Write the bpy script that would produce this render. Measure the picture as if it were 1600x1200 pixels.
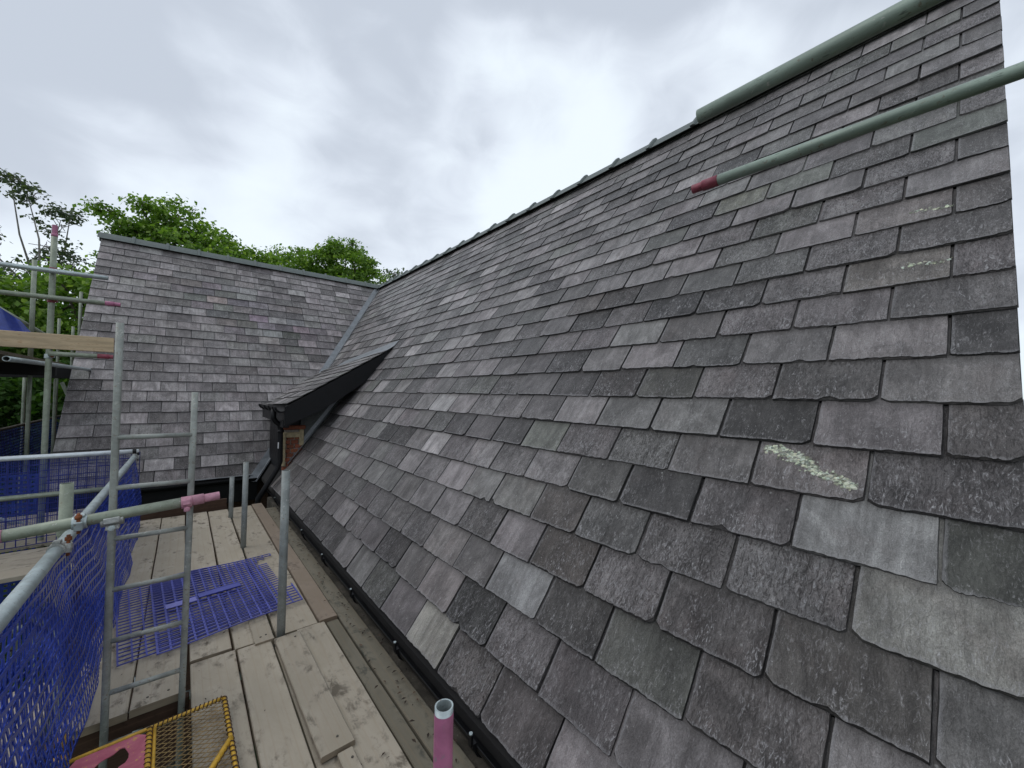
import bpy, math, random
import numpy as np
from mathutils import Vector, Matrix
R = math.radians
for o in list(bpy.data.objects): bpy.data.objects.remove(o)
scene = bpy.context.scene
COL = scene.collection

# ------------------------------------------------------------------ camera
YAW, PITCH, ROLL, FPX = 0.6924, 0.024, 0.0154, 617.188
cam_data = bpy.data.cameras.new('camera')
cam = bpy.data.objects.new('camera', cam_data); COL.objects.link(cam)
cam_data.sensor_width = 36.0
cam_data.lens = 36.0*FPX/1600.0
cam_data.clip_start = 0.02; cam_data.clip_end = 600
F_ = Vector((math.sin(YAW)*math.cos(PITCH), math.cos(YAW)*math.cos(PITCH), math.sin(PITCH)))
R0 = Vector((math.cos(YAW), -math.sin(YAW), 0)); U0 = R0.cross(F_)
R_ = math.cos(ROLL)*R0+math.sin(ROLL)*U0; U_ = -math.sin(ROLL)*R0+math.cos(ROLL)*U0
m = Matrix((R_, U_, -F_)).transposed().to_4x4(); m.translation = (0, 0, 1.56)
cam.matrix_world = m
scene.camera = cam
scene.cycles.max_bounces = 5; scene.cycles.diffuse_bounces = 3; scene.cycles.glossy_bounces = 2; scene.cycles.transmission_bounces = 2; scene.cycles.transparent_max_bounces = 4
scene.cycles.caustics_reflective = False; scene.cycles.caustics_refractive = False
scene.render.resolution_x = 1024; scene.render.resolution_y = 768

# ------------------------------------------------------------------ node helpers
def nn(nt, typ, **kw):
    n = nt.nodes.new(typ)
    for k, v in kw.items():
        if k == 'inp':
            for kk, vv in v.items(): n.inputs[kk].default_value = vv
        else: setattr(n, k, v)
    return n
def ln(nt, a, b): nt.links.new(a, b)
def mth(nt, op, a, b=None, c=None, clamp=False):
    n = nt.nodes.new('ShaderNodeMath'); n.operation = op; n.use_clamp = clamp
    for i, v in enumerate((a, b, c)):
        if v is None: continue
        if isinstance(v, (int, float)): n.inputs[i].default_value = v
        else: nt.links.new(v, n.inputs[i])
    return n.outputs[0]
def mixc(nt, fac, a, b, mode='MIX'):
    n = nt.nodes.new('ShaderNodeMix'); n.data_type = 'RGBA'; n.blend_type = mode
    for i, v in ((0, fac), (6, a), (7, b)):
        if isinstance(v, (int, float)): n.inputs[i].default_value = v
        elif isinstance(v, tuple): n.inputs[i].default_value = (*v, 1) if len(v) == 3 else v
        else: nt.links.new(v, n.inputs[i])
    return n.outputs[2]
def rng(nt, v, a, b, c=0.0, d=1.0, smooth=True):
    n = nt.nodes.new('ShaderNodeMapRange'); n.clamp = True
    n.interpolation_type = 'SMOOTHSTEP' if smooth else 'LINEAR'
    nt.links.new(v, n.inputs[0])
    for i, x in enumerate((a, b, c, d)): n.inputs[i+1].default_value = x
    return n.outputs[0]
def noise(nt, vec, scale, detail=3, rough=.55, dist=0, dim='3D'):
    n = nt.nodes.new('ShaderNodeTexNoise'); n.noise_dimensions = dim
    nt.links.new(vec, n.inputs['Vector'])
    n.inputs['Scale'].default_value = scale; n.inputs['Detail'].default_value = detail
    n.inputs['Roughness'].default_value = rough; n.inputs['Distortion'].default_value = dist
    return n.outputs[0]
def mapping(nt, vec, scale=(1, 1, 1), rot=(0, 0, 0), loc=(0, 0, 0)):
    n = nt.nodes.new('ShaderNodeMapping'); nt.links.new(vec, n.inputs[0])
    n.inputs['Scale'].default_value = scale; n.inputs['Rotation'].default_value = rot; n.inputs['Location'].default_value = loc
    return n.outputs[0]

# ------------------------------------------------------------------ sky
SUN_EL, SUN_AZ = R(52), R(-60)         # azimuth from +Y towards +X
world = bpy.data.worlds.new("World"); scene.world = world; world.use_nodes = True
nt = world.node_tree; nt.nodes.clear()
out = nn(nt, 'ShaderNodeOutputWorld'); bg = nn(nt, 'ShaderNodeBackground'); ln(nt, bg.outputs[0], out.inputs[0])
bg.inputs[1].default_value = 0.1
sky = nn(nt, 'ShaderNodeTexSky'); sky.sky_type = 'NISHITA'; sky.sun_disc = False
sky.sun_elevation = SUN_EL; sky.sun_rotation = SUN_AZ
tc = nn(nt, 'ShaderNodeTexCoord'); D = tc.outputs['Generated']
sp = nn(nt, 'ShaderNodeSeparateXYZ'); ln(nt, D, sp.inputs[0])
P_ = mapping(nt, D, scale=(1.0, 1.0, 1.75), loc=(1.3, .4, .2))
n1 = noise(nt, P_, 2.6, 3, .45, .25)
n2 = noise(nt, P_, 7.5, 4, .55, .5)
nz = mth(nt, 'ADD', mth(nt, 'MULTIPLY', n1, .80), mth(nt, 'MULTIPLY', n2, .20))
def blob(d, lo, hi, amt):
    v = Vector(d).normalized()
    dn = nt.nodes.new('ShaderNodeVectorMath'); dn.operation = 'DOT_PRODUCT'; nrm = nt.nodes.new('ShaderNodeVectorMath'); nrm.operation = 'NORMALIZE'
    ln(nt, D, nrm.inputs[0]); ln(nt, nrm.outputs[0], dn.inputs[0]); dn.inputs[1].default_value = v
    return mth(nt, 'MULTIPLY', rng(nt, dn.outputs['Value'], math.cos(R(hi)), math.cos(R(lo))), amt)
def pdir(x, y):
    return F_ + R_*((x-800)/FPX) - U_*((y-600)/FPX)
for (x, y, lo, hi, a) in ((700, 290, 2, 11, -.10), (560, 330, 1, 12, -.05), (800, 230, 4, 17, .12), (590, 70, 0, 5, .10), (410, 110, 1, 9, .07),
                          (130, 180, 3, 16, -.09), (930, 130, 3, 16, -.07), (60, 40, 3, 20, -.06), (330, 290, 5, 16, .07), (1150, 60, 4, 18, -.05), (500, 130, 2, 12, -.05)):
    nz = mth(nt, 'ADD', nz, blob(pdir(x, y), lo, hi, a))
# a little brighter towards the horizon
hz = mth(nt, 'MULTIPLY', rng(nt, sp.outputs[2], 0.75, 0.12), .07)
nz = mth(nt, 'ADD', nz, hz)
cf = rng(nt, nz, .39, .67)
cr = nn(nt, 'ShaderNodeValToRGB'); ln(nt, cf, cr.inputs[0])
el = cr.color_ramp.elements
el[0].position = 0; el[0].color = (5.95, 6.55, 7.5, 1); el[1].position = 1; el[1].color = (9.2, 10.1, 10.9, 1)
e = el.new(.5); e.color = (7.7, 8.4, 9.4, 1)
skyc = mixc(nt, .96, sky.outputs[0], cr.outputs[0])
ln(nt, skyc, bg.inputs[0])

sun_d = bpy.data.lights.new('sun', 'SUN'); sun = bpy.data.objects.new('sun', sun_d); COL.objects.link(sun)
sun_d.energy = 0.7; sun_d.angle = R(35); sun_d.color = (1, .97, .93)
sdir = Vector((math.sin(SUN_AZ)*math.cos(SUN_EL), math.cos(SUN_AZ)*math.cos(SUN_EL), math.sin(SUN_EL)))
sun.rotation_euler = sdir.to_track_quat('Z', 'Y').to_euler()
vs = scene.view_settings; vs.view_transform = 'Standard'; vs.look = 'None'; vs.gamma = 1; vs.use_curve_mapping = False
vs.exposure = 0.0

# ------------------------------------------------------------------ object helpers
def tag(o, label=None, cat=None, group=None, kind=None):
    if label: o['label'] = label
    if cat: o['category'] = cat
    if group: o['group'] = group
    if kind: o['kind'] = kind
    return o
def empty(name, loc=(0, 0, 0), label=None, cat=None, group=None):
    o = bpy.data.objects.new(name, None); COL.objects.link(o); o.location = loc; o.empty_display_size = .1
    return tag(o, label, cat, group)
def link(name, mesh, parent=None, loc=None, mat4=None):
    o = bpy.data.objects.new(name, mesh); COL.objects.link(o)
    if parent is not None:
        o.parent = parent
        o.matrix_parent_inverse = Matrix.Translation(-Vector(parent.location))
    if mat4 is not None: o.matrix_local = mat4 if parent is None else mat4
    if loc is not None: o.location = loc
    return o
class MB:
    """collects geometry for ONE mesh"""
    def __init__(s): s.v = []; s.f = []; s.m = []; s.uv = []; s.tint = []; s.sm = []
    def face(s, idx, mat=0, uv=None, tint=(1, 1, 1, 1), smooth=False):
        s.f.append(tuple(idx)); s.m.append(mat); s.sm.append(smooth)
        s.uv.extend(uv if uv else [(0, 0)]*len(idx)); s.tint.extend([tint]*len(idx))
    def add(s, vs): n = len(s.v); s.v.extend([tuple(x) for x in vs]); return n
    def box(s, lo, hi, mat=0, bev=0.0, M=None, tint=(1, 1, 1, 1)):
        x0, y0, z0 = lo; x1, y1, z1 = hi; b = min(bev, (x1-x0)*.45, (y1-y0)*.45, (z1-z0)*.45)
        if b <= 0:
            vs_ = [(x, y, z) for z in (z0, z1) for y in (y0, y1) for x in (x0, x1)]
            fs = [(0, 2, 3, 1), (4, 5, 7, 6), (0, 1, 5, 4), (2, 6, 7, 3), (0, 4, 6, 2), (1, 3, 7, 5)]
        else:
            vs_ = []
            for z in (z0, z1):
                zi = z0+b if z == z0 else z1-b
                for y in (y0, y1):
                    yi = y0+b if y == y0 else y1-b
                    for x in (x0, x1):
                        xi = x0+b if x == x0 else x1-b
                        vs_ += [(x, yi, zi), (xi, y, zi), (xi, yi, z)]
            c = lambda i, a: i*3+a
            fs = [[c(0, 2), c(2, 2), c(3, 2), c(1, 2)], [c(4, 2), c(5, 2), c(7, 2), c(6, 2)], [c(0, 1), c(1, 1), c(5, 1), c(4, 1)],
                  [c(2, 1), c(6, 1), c(7, 1), c(3, 1)], [c(0, 0), c(4, 0), c(6, 0), c(2, 0)], [c(1, 0), c(3, 0), c(7, 0), c(5, 0)]]
            for a, b2, k1, k2 in ((0, 1, 1, 2), (2, 3, 1, 2), (4, 5, 1, 2), (6, 7, 1, 2), (0, 2, 0, 2), (1, 3, 0, 2), (4, 6, 0, 2), (5, 7, 0, 2), (0, 4, 0, 1), (1, 5, 0, 1), (2, 6, 0, 1), (3, 7, 0, 1)):
                fs.append([c(a, k1), c(b2, k1), c(b2, k2), c(a, k2)])
            for i in range(8): fs.append([c(i, 0), c(i, 1), c(i, 2)])
        ex = (x1-x0, y1-y0, z1-z0); L = ex.index(max(ex)); ax = [L]+[k for k in range(3) if k != L]
        if M is not None: w = [tuple(M @ Vector(p)) for p in vs_]
        else: w = vs_
        n = s.add(w)
        for f in fs:
            P = [vs_[i] for i in f]
            a = Vector(P[1])-Vector(P[0]); b_ = Vector(P[2])-Vector(P[0]); nr = a.cross(b_)
            k = max(range(3), key=lambda q: abs(nr[q]))
            o2 = [q for q in ax if q != k]
            uv = [(p[o2[0]], p[o2[1]]) for p in P]
            s.face([n+i for i in f], mat, uv, tint)
        return s
    def tube(s, pts, r, seg=16, mat=0, bore=None, caps=True, tint=(1, 1, 1, 1), r2=None):
        """round tube along pts; bore = inner radius shown at the ends"""
        pts = [Vector(p) for p in pts]; n = len(pts); rings = []
        d0 = (pts[1]-pts[0]).normalized()
        ref = Vector((0, 0, 1)) if abs(d0.z) < .9 else Vector((1, 0, 0))
        L = 0
        for i, p in enumerate(pts):
            d = ((pts[min(i+1, n-1)]-pts[max(i-1, 0)])).normalized()
            a = d.cross(ref).normalized(); b = a.cross(d).normalized()
            rr = r if r2 is None else r+(r2-r)*i/(n-1)
            if i: L += (p-pts[i-1]).length
            k = s.add([p+(a*math.cos(2*math.pi*j/seg)+b*math.sin(2*math.pi*j/seg))*rr for j in range(seg)])
            rings.append((k, L, d, a, b, rr, p))
        for (k0, l0, *_), (k1, l1, *_) in zip(rings, rings[1:]):
            for j in range(seg):
                j2 = (j+1) % seg; w = .15/seg
                s.face((k0+j, k0+j2, k1+j2, k1+j), mat, [(l0, j*w), (l0, (j+1)*w), (l1, (j+1)*w), (l1, j*w)], tint, True)
        for e_, (k, l, d, a, b, rr, p) in ((0, rings[0]), (1, rings[-1])):
            if not caps: break
            if bore:
                sg = 1 if e_ == 0 else -1
                k1 = s.add([p+(a*math.cos(2*math.pi*j/seg)+b*math.sin(2*math.pi*j/seg))*bore for j in range(seg)])
                k2 = s.add([p+d*sg*.12+(a*math.cos(2*math.pi*j/seg)+b*math.sin(2*math.pi*j/seg))*bore for j in range(seg)])
                for j in range(seg):
                    j2 = (j+1) % seg
                    q = [(k+j, k1+j, k1+j2, k+j2), (k1+j, k2+j, k2+j2, k1+j2)]
                    for f in q: s.face(f if e_ == 0 else f[::-1], mat, None, tint)
                s.face([k2+j for j in range(seg)], mat, None, (.1, .1, .1, 1))
            else:
                f = [k+j for j in range(seg)]
                s.face(f[::-1] if e_ == 0 else f, mat, None, tint)
        return s
    def prism(s, poly, axis, lo, hi, mat=0, tint=(1, 1, 1, 1)):
        """extrude a polygon of 2-D points along axis (0,1,2)"""
        o2 = [k for k in range(3) if k != axis]
        def P(q, t):
            p = [0, 0, 0]; p[o2[0]] = q[0]; p[o2[1]] = q[1]; p[axis] = t; return p
        n = len(poly); k0 = s.add([P(q, lo) for q in poly]); k1 = s.add([P(q, hi) for q in poly])
        s.face([k0+i for i in range(n)][::-1], mat, [poly[i] for i in range(n)][::-1], tint); s.face([k1+i for i in range(n)], mat, list(poly), tint)
        l = 0
        for i in range(n):
            j = (i+1) % n; e_ = math.dist(poly[i], poly[j])
            s.face((k0+i, k0+j, k1+j, k1+i), mat, [(lo, l), (lo, l+e_), (hi, l+e_), (hi, l)], tint); l += e_
        return s
    def mesh(s, name, mats, fix=False):
        me = bpy.data.meshes.new(name); me.from_pydata(s.v, [], s.f)
        for mm in (mats if isinstance(mats, (list, tuple)) else [mats]): me.materials.append(mm)
        me.polygons.foreach_set('material_index', s.m); me.polygons.foreach_set('use_smooth', s.sm)
        uvl = me.uv_layers.new(name='uv'); uvl.data.foreach_set('uv', np.array(s.uv, dtype=np.float32).ravel())
        ca = me.color_attributes.new('tint', 'FLOAT_COLOR', 'CORNER'); ca.data.foreach_set('color', np.array(s.tint, dtype=np.float32).ravel())
        if fix:
            import bmesh
            bm = bmesh.new(); bm.from_mesh(me); bmesh.ops.recalc_face_normals(bm, faces=bm.faces); bm.to_mesh(me); bm.free()
        me.update(); return me
    def build(s, name, mats, parent=None, fix=True):
        return link(name, s.mesh(name, mats, fix), parent)

# ------------------------------------------------------------------ materials
def newmat(name):
    mt = bpy.data.materials.new(name); mt.use_nodes = True; nt = mt.node_tree; nt.nodes.clear()
    o = nn(nt, 'ShaderNodeOutputMaterial'); b = nn(nt, 'ShaderNodeBsdfPrincipled'); ln(nt, b.outputs[0], o.inputs[0])
    return mt, nt, b
def bump(nt, b, h, strength=.5, dist=.004):
    n = nn(nt, 'ShaderNodeBump'); n.inputs['Strength'].default_value = strength; n.inputs['Distance'].default_value = dist
    ln(nt, h, n.inputs['Height']); ln(nt, n.outputs[0], b.inputs['Normal']); return n

def mat_slate(name, edge=False):
    mt, nt, b = newmat(name)
    uv = nn(nt, 'ShaderNodeUVMap'); uv.uv_map = 'uv'; UV = uv.outputs[0]
    at = nn(nt, 'ShaderNodeAttribute'); at.attribute_name = 'tint'; T = at.outputs['Color']; wear = at.outputs['Alpha']
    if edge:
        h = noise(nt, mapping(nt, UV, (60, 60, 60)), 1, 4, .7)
        c = mixc(nt, rng(nt, h, .35, .7), (.09, .088, .085), (.36, .35, .345))  # chipped edges, darkened further to paint the shade at tails and joints
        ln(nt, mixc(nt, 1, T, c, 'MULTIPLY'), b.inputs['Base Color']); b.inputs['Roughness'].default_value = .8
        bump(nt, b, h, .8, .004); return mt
    su = nn(nt, 'ShaderNodeSeparateXYZ'); ln(nt, UV, su.inputs[0])
    dt = mth(nt, 'MODULO', su.outputs[1], 10.0)            # distance up from the tail of this slate
    dl = mth(nt, 'MODULO', su.outputs[0], 10.0)            # distance from its left side
    big = noise(nt, mapping(nt, UV, (6, 4, 1)), 1, 4, .62, .7)
    c1 = mixc(nt, rng(nt, big, .32, .70), (.64, .63, .63), (1.34, 1.33, 1.33))
    col = mixc(nt, 1, T, c1, 'MULTIPLY')
    run = noise(nt, mapping(nt, UV, (26, 2.0, 1), loc=(2, 5, 0), rot=(0, 0, R(3))), 1, 4, .6, .5)
    col = mixc(nt, 1, col, mixc(nt, rng(nt, run, .34, .66), (.82, .81, .805), (1.13, 1.13, 1.13)), 'MULTIPLY')
    pat = noise(nt, mapping(nt, UV, (3.1, 2.2, 1), loc=(9, 2, 0)), 1, 3, .6, .9)
    col = mixc(nt, mth(nt, 'MULTIPLY', rng(nt, pat, .56, .68), .45), col, mixc(nt, 1, col, (.84, .77, .76), 'MULTIPLY'))
    ww = rng(nt, wear, 0.0, 1.0, smooth=False)
    st = noise(nt, mapping(nt, UV, (95, 34, 1), rot=(0, 0, R(9))), 1, 5, .70, 1.5)
    st2 = noise(nt, mapping(nt, UV, (26, 15, 1), rot=(0, 0, R(-14))), 1, 4, .62, 2.4)
    fine = noise(nt, mapping(nt, UV, (330, 190, 1)), 1, 3, .7, .3)
    dk = mth(nt, 'MULTIPLY', rng(nt, st, .51, .38), mth(nt, 'MULTIPLY_ADD', ww, .75, .30))
    col = mixc(nt, dk, col, mixc(nt, 1, col, (.36, .345, .34), 'MULTIPLY'))
    # laminated flakes: broad shallow scales with a paler face
    fk = mth(nt, 'MULTIPLY', rng(nt, st2, .565, .578), mth(nt, 'MULTIPLY_ADD', ww, .20, .20))
    col = mixc(nt, fk, col, mixc(nt, 1, col, (1.65, 1.62, 1.62), 'MULTIPLY'))
    pa = noise(nt, mapping(nt, UV, (8, 6, 1), loc=(3, 7, 0)), 1, 3, .6, .8)
    tail = rng(nt, dt, .20, .0, .55, 1.25)
    amt = mth(nt, 'MULTIPLY', tail, mth(nt, 'MULTIPLY_ADD', ww, .95, .24))
    fl = mth(nt, 'MULTIPLY', rng(nt, st, .535, .615), mth(nt, 'MULTIPLY', rng(nt, pa, .38, .55), amt), clamp=True)
    col = mixc(nt, fl, col, (.42, .405, .41))
    hot = mth(nt, 'MULTIPLY', rng(nt, mth(nt, 'ADD', st, mth(nt, 'MULTIPLY', fine, .25)), .745, .83), mth(nt, 'MULTIPLY_ADD', amt, .85, .14), clamp=True)
    col = mixc(nt, hot, col, (.55, .54, .53))
    gr_ = mth(nt, 'MULTIPLY', rng(nt, fine, .36, .66), 1)
    col = mixc(nt, 1, col, mixc(nt, gr_, (.82, .82, .82), (1.17, 1.17, 1.17)), 'MULTIPLY')
    # pale worn rim along the tail and the left side
    rim = mth(nt, 'MAXIMUM', rng(nt, mth(nt, 'ADD', dt, mth(nt, 'MULTIPLY', st, -.035)), .002, -.010), rng(nt, mth(nt, 'ADD', dl, mth(nt, 'MULTIPLY', st, -.03)), .0, -.010))
    col = mixc(nt, mth(nt, 'MULTIPLY', rim, .40), col, (.30, .29, .295))
    # darker band just below the course above
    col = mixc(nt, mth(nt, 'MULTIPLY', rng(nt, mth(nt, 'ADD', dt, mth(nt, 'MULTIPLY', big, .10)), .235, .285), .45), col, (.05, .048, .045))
    # round lichen dots
    v = nn(nt, 'ShaderNodeTexVoronoi'); v.feature = 'F1'; ln(nt, mapping(nt, UV, (30, 30, 1)), v.inputs[0]); v.inputs['Scale'].default_value = 1
    sel = nn(nt, 'ShaderNodeSeparateColor'); ln(nt, v.outputs['Color'], sel.inputs[0])
    dot = mth(nt, 'MULTIPLY', rng(nt, mth(nt, 'ADD', v.outputs['Distance'], mth(nt, 'MULTIPLY', st, .25)), .30, .22), mth(nt, 'GREATER_THAN', sel.outputs[0], .90))
    col = mixc(nt, mth(nt, 'MULTIPLY', dot, .55), col, (.42, .42, .40))
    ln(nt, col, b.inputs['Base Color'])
    ln(nt, mth(nt, 'SUBTRACT', .62, mth(nt, 'MULTIPLY', big, .34)), b.inputs['Roughness'])
    b.inputs['Specular IOR Level'].default_value = .55
    stp = mth(nt, 'DIVIDE', mth(nt, 'ROUND', mth(nt, 'MULTIPLY', mth(nt, 'ADD', st2, mth(nt, 'MULTIPLY', big, .5)), 9)), 9)
    h = mth(nt, 'ADD', mth(nt, 'MULTIPLY', st, mth(nt, 'MULTIPLY_ADD', ww, 1.1, .22)), mth(nt, 'MULTIPLY', stp, mth(nt, 'MULTIPLY_ADD', ww, .9, .35)))
    h = mth(nt, 'ADD', h, mth(nt, 'MULTIPLY', fine, .25))
    bump(nt, b, h, 1.0, .017)
    return mt
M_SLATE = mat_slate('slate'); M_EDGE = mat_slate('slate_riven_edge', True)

def mat_simple(name, col, rough=.6, metal=0, nscale=6, var=.25, bmp=.2, bd=.002, stretch=(1, 1, 1), spec=.5, stain=None, coord='Object'):
    mt, nt, b = newmat(name)
    tc = nn(nt, 'ShaderNodeTexCoord'); V = tc.outputs[coord]
    a = noise(nt, mapping(nt, V, stretch), nscale, 5, .62, .4)
    f = noise(nt, mapping(nt, V, stretch), nscale*7, 3, .6)
    lo = tuple(c*(1-var) for c in col); hi = tuple(min(1, c*(1+var)) for c in col)
    c = mixc(nt, rng(nt, a, .3, .7), lo, hi)
    if stain: c = mixc(nt, mth(nt, 'MULTIPLY', rng(nt, f, .56, .72), rng(nt, a, .42, .6)), c, stain)
    at = nn(nt, 'ShaderNodeAttribute'); at.attribute_name = 'tint'
    c = mixc(nt, 1, c, at.outputs['Color'], 'MULTIPLY')
    ln(nt, c, b.inputs['Base Color']); b.inputs['Roughness'].default_value = rough; b.inputs['Metallic'].default_value = metal
    b.inputs['Specular IOR Level'].default_value = spec
    ln(nt, mth(nt, 'MULTIPLY_ADD', a, .3, rough-.15), b.inputs['Roughness'])
    if metal:                                               # cement splashes, scuffs and rust freckles
        g = noise(nt, mapping(nt, V, (1, 1, 1), loc=(4, 1, 2)), 55, 4, .65, .6); g2 = noise(nt, mapping(nt, V, (1, 1, 1), loc=(7, 3, 5)), 5, 3, .6)
        c2 = mixc(nt, mth(nt, 'MULTIPLY', rng(nt, g, .60, .68), mth(nt, 'MULTIPLY', rng(nt, g2, .45, .6), .75)), c, (.55, .54, .50))
        c2 = mixc(nt, mth(nt, 'MULTIPLY', rng(nt, g, .40, .33), mth(nt, 'MULTIPLY', rng(nt, g2, .55, .42), .65)), c2, (.16, .10, .06))
        ln(nt, c2, b.inputs['Base Color'])
    if bmp: bump(nt, b, mth(nt, 'ADD', f, a), bmp, bd)
    return mt
M_GALV = mat_simple('galvanised_steel', (.44, .50, .50), .42, .55, 14, .16, .12, .0008, stain=(.30, .32, .30))
M_GREENTUBE = mat_simple('weathered_green_grey_steel', (.255, .315, .265), .55, .25, 20, .22, .2, .0008, (1, .25, 1), stain=(.12, .15, .125))
M_DULL = mat_simple('forged_coupler_steel', (.40, .41, .39), .5, .4, 30, .35, .5, .0015, stain=(.20, .12, .07))
M_POLE = mat_simple('grey_upright_steel', (.25, .27, .26), .6, .3, 10, .2, .2, .0008, stain=(.20, .18, .14))
M_OLIVE = mat_simple('dull_zinc_steel', (.265, .295, .23), .55, .35, 16, .2, .2, .0008, stain=(.24, .25, .19))
M_LADDER = mat_simple('ladder_steel', (.29, .305, .28), .6, .25, 12, .25, .25, .001, stain=(.26, .21, .16))
M_PINK = mat_simple('pink_paint', (.40, .135, .235), .5, 0, 9, .22, .2, .0006, stain=(.26, .20, .23))
M_PALEPINK = mat_simple('pale_pink_paint', (.46, .22, .28), .6, 0, 22, .2, .3, .0006, stain=(.45, .33, .34))
M_RED = mat_simple('red_paint', (.24, .045, .07), .5, 0, 20, .25, .1)
M_RUST = mat_simple('rust', (.22, .07, .025), .85, .1, 60, .5, .6, .002)
M_BLACK = mat_simple('black_plastic', (.005, .005, .006), .5, 0, 10, .3, .05, .001, spec=.28)
M_LEAD = mat_simple('lead_sheet', (.23, .245, .26), .5, .35, 7, .2, .3, .002, stain=(.30, .31, .32))
M_RIDGE = mat_simple('grey_green_ridge', (.105, .125, .118), .65, 0, 14, .18, .4, .002, stain=(.135, .15, .14))
M_UNDER = mat_simple('dark_underlay', (.012, .011, .011), .9, 0, 10, .3, 0)
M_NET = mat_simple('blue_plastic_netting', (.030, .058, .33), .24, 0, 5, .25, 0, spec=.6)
M_NETD = mat_simple('shaded_blue_netting', (.012, .018, .16), .35, 0, 5, .25, 0)  # darker copy of the blue netting, shade on the far net put into colour
M_BRIGHT = mat_simple('bright_new_galvanised_steel', (.66, .70, .72), .4, .3, 14, .1, .1, .0008, stain=(.5, .52, .53))
M_MAT = mat_simple('blue_plastic_grating', (.070, .080, .34), .38, 0, 5, .2, 0, spec=.6)
M_YELLOW = mat_simple('yellow_paint', (.62, .36, .035), .5, 0, 40, .2, .4, .001, stain=(.20, .11, .05))
M_BRICK = mat_simple('orange_red_brick', (.22, .070, .035), .85, 0, 25, .3, .6, .003)
M_CREAM = mat_simple('cream_stone', (.40, .33, .20), .8, 0, 20, .2, .4, .002)
M_MORTAR = mat_simple('mortar', (.30, .27, .23), .9, 0, 40, .2, .5, .002)
M_BARK = mat_simple('bark', (.11, .09, .07), .9, 0, 12, .35, .8, .01, (1, 1, .2))
M_PALEBARK = mat_simple('pale_bark', (.22, .21, .19), .9, 0, 12, .3, .6, .01, (1, 1, .2))
M_GROUND = mat_simple('grass_ground', (.035, .055, .02), .95, 0, .7, .4, .5, .03)
M_CRUST = mat_simple('lichen_crust', (.56, .575, .50), .9, 0, 90, .3, 1, .004, stain=(.30, .33, .26))
M_GREEN = mat_simple('green_plastic', (.02, .16, .11), .5, 0, 8, .2, 0)
M_EARTH = mat_simple('grimy_timber', (.085, .075, .06), .85, 0, 12, .4, .6, .004, stain=(.20, .19, .16))

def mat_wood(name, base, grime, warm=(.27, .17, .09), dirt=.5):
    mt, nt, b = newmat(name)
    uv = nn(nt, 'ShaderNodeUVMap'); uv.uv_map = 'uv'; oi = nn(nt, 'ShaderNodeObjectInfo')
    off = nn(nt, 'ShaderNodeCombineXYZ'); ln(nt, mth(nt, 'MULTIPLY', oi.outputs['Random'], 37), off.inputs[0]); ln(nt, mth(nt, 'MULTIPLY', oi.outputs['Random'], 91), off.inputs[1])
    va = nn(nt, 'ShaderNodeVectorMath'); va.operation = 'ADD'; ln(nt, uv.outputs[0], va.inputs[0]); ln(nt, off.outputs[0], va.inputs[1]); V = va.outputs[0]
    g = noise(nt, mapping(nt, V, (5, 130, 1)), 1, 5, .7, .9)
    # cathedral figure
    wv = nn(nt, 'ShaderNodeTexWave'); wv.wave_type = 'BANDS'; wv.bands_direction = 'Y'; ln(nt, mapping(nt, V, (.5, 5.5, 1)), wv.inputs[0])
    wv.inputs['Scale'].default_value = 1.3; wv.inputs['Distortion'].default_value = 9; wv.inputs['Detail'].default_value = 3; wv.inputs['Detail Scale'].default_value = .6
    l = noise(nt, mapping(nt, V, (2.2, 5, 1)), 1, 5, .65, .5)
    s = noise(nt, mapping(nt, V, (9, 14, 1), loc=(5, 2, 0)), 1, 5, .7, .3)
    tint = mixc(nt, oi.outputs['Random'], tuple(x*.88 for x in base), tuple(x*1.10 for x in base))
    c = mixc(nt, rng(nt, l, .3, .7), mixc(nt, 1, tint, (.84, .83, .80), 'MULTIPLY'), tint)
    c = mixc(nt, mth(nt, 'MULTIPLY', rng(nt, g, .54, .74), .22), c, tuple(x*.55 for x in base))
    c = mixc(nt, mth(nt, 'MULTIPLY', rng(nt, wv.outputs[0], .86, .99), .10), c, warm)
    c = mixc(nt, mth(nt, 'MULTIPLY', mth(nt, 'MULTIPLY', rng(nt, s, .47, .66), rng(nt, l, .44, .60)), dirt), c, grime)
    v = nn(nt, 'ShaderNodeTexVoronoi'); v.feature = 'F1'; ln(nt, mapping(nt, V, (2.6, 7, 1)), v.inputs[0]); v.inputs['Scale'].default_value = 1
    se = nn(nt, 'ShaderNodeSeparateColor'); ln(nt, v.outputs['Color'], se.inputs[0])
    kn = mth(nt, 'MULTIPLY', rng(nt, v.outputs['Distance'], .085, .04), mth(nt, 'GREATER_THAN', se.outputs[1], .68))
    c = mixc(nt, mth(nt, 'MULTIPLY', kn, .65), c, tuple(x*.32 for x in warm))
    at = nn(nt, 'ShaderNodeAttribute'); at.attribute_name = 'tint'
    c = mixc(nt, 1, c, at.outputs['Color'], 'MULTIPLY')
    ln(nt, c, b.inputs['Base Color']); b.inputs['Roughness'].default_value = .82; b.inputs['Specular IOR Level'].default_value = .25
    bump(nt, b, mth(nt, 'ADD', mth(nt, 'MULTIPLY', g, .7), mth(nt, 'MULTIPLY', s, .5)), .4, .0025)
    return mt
M_BOARD = mat_wood('weathered_board', (.44, .385, .305), (.12, .10, .075), dirt=.95)
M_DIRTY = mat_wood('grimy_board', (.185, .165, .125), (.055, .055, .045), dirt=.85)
M_TAN = mat_simple('pale_stained_timber', (.50, .385, .25), .8, 0, 5, .20, .35, .003, (.55, 1, 4), spec=.25, stain=(.26, .10, .025))
M_BROWN = mat_wood('brown_board', (.085, .05, .035), (.03, .02, .015), dirt=.6)
M_TAUPE = mat_wood('taupe_board', (.27, .215, .165), (.09, .07, .055), dirt=.7)

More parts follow.
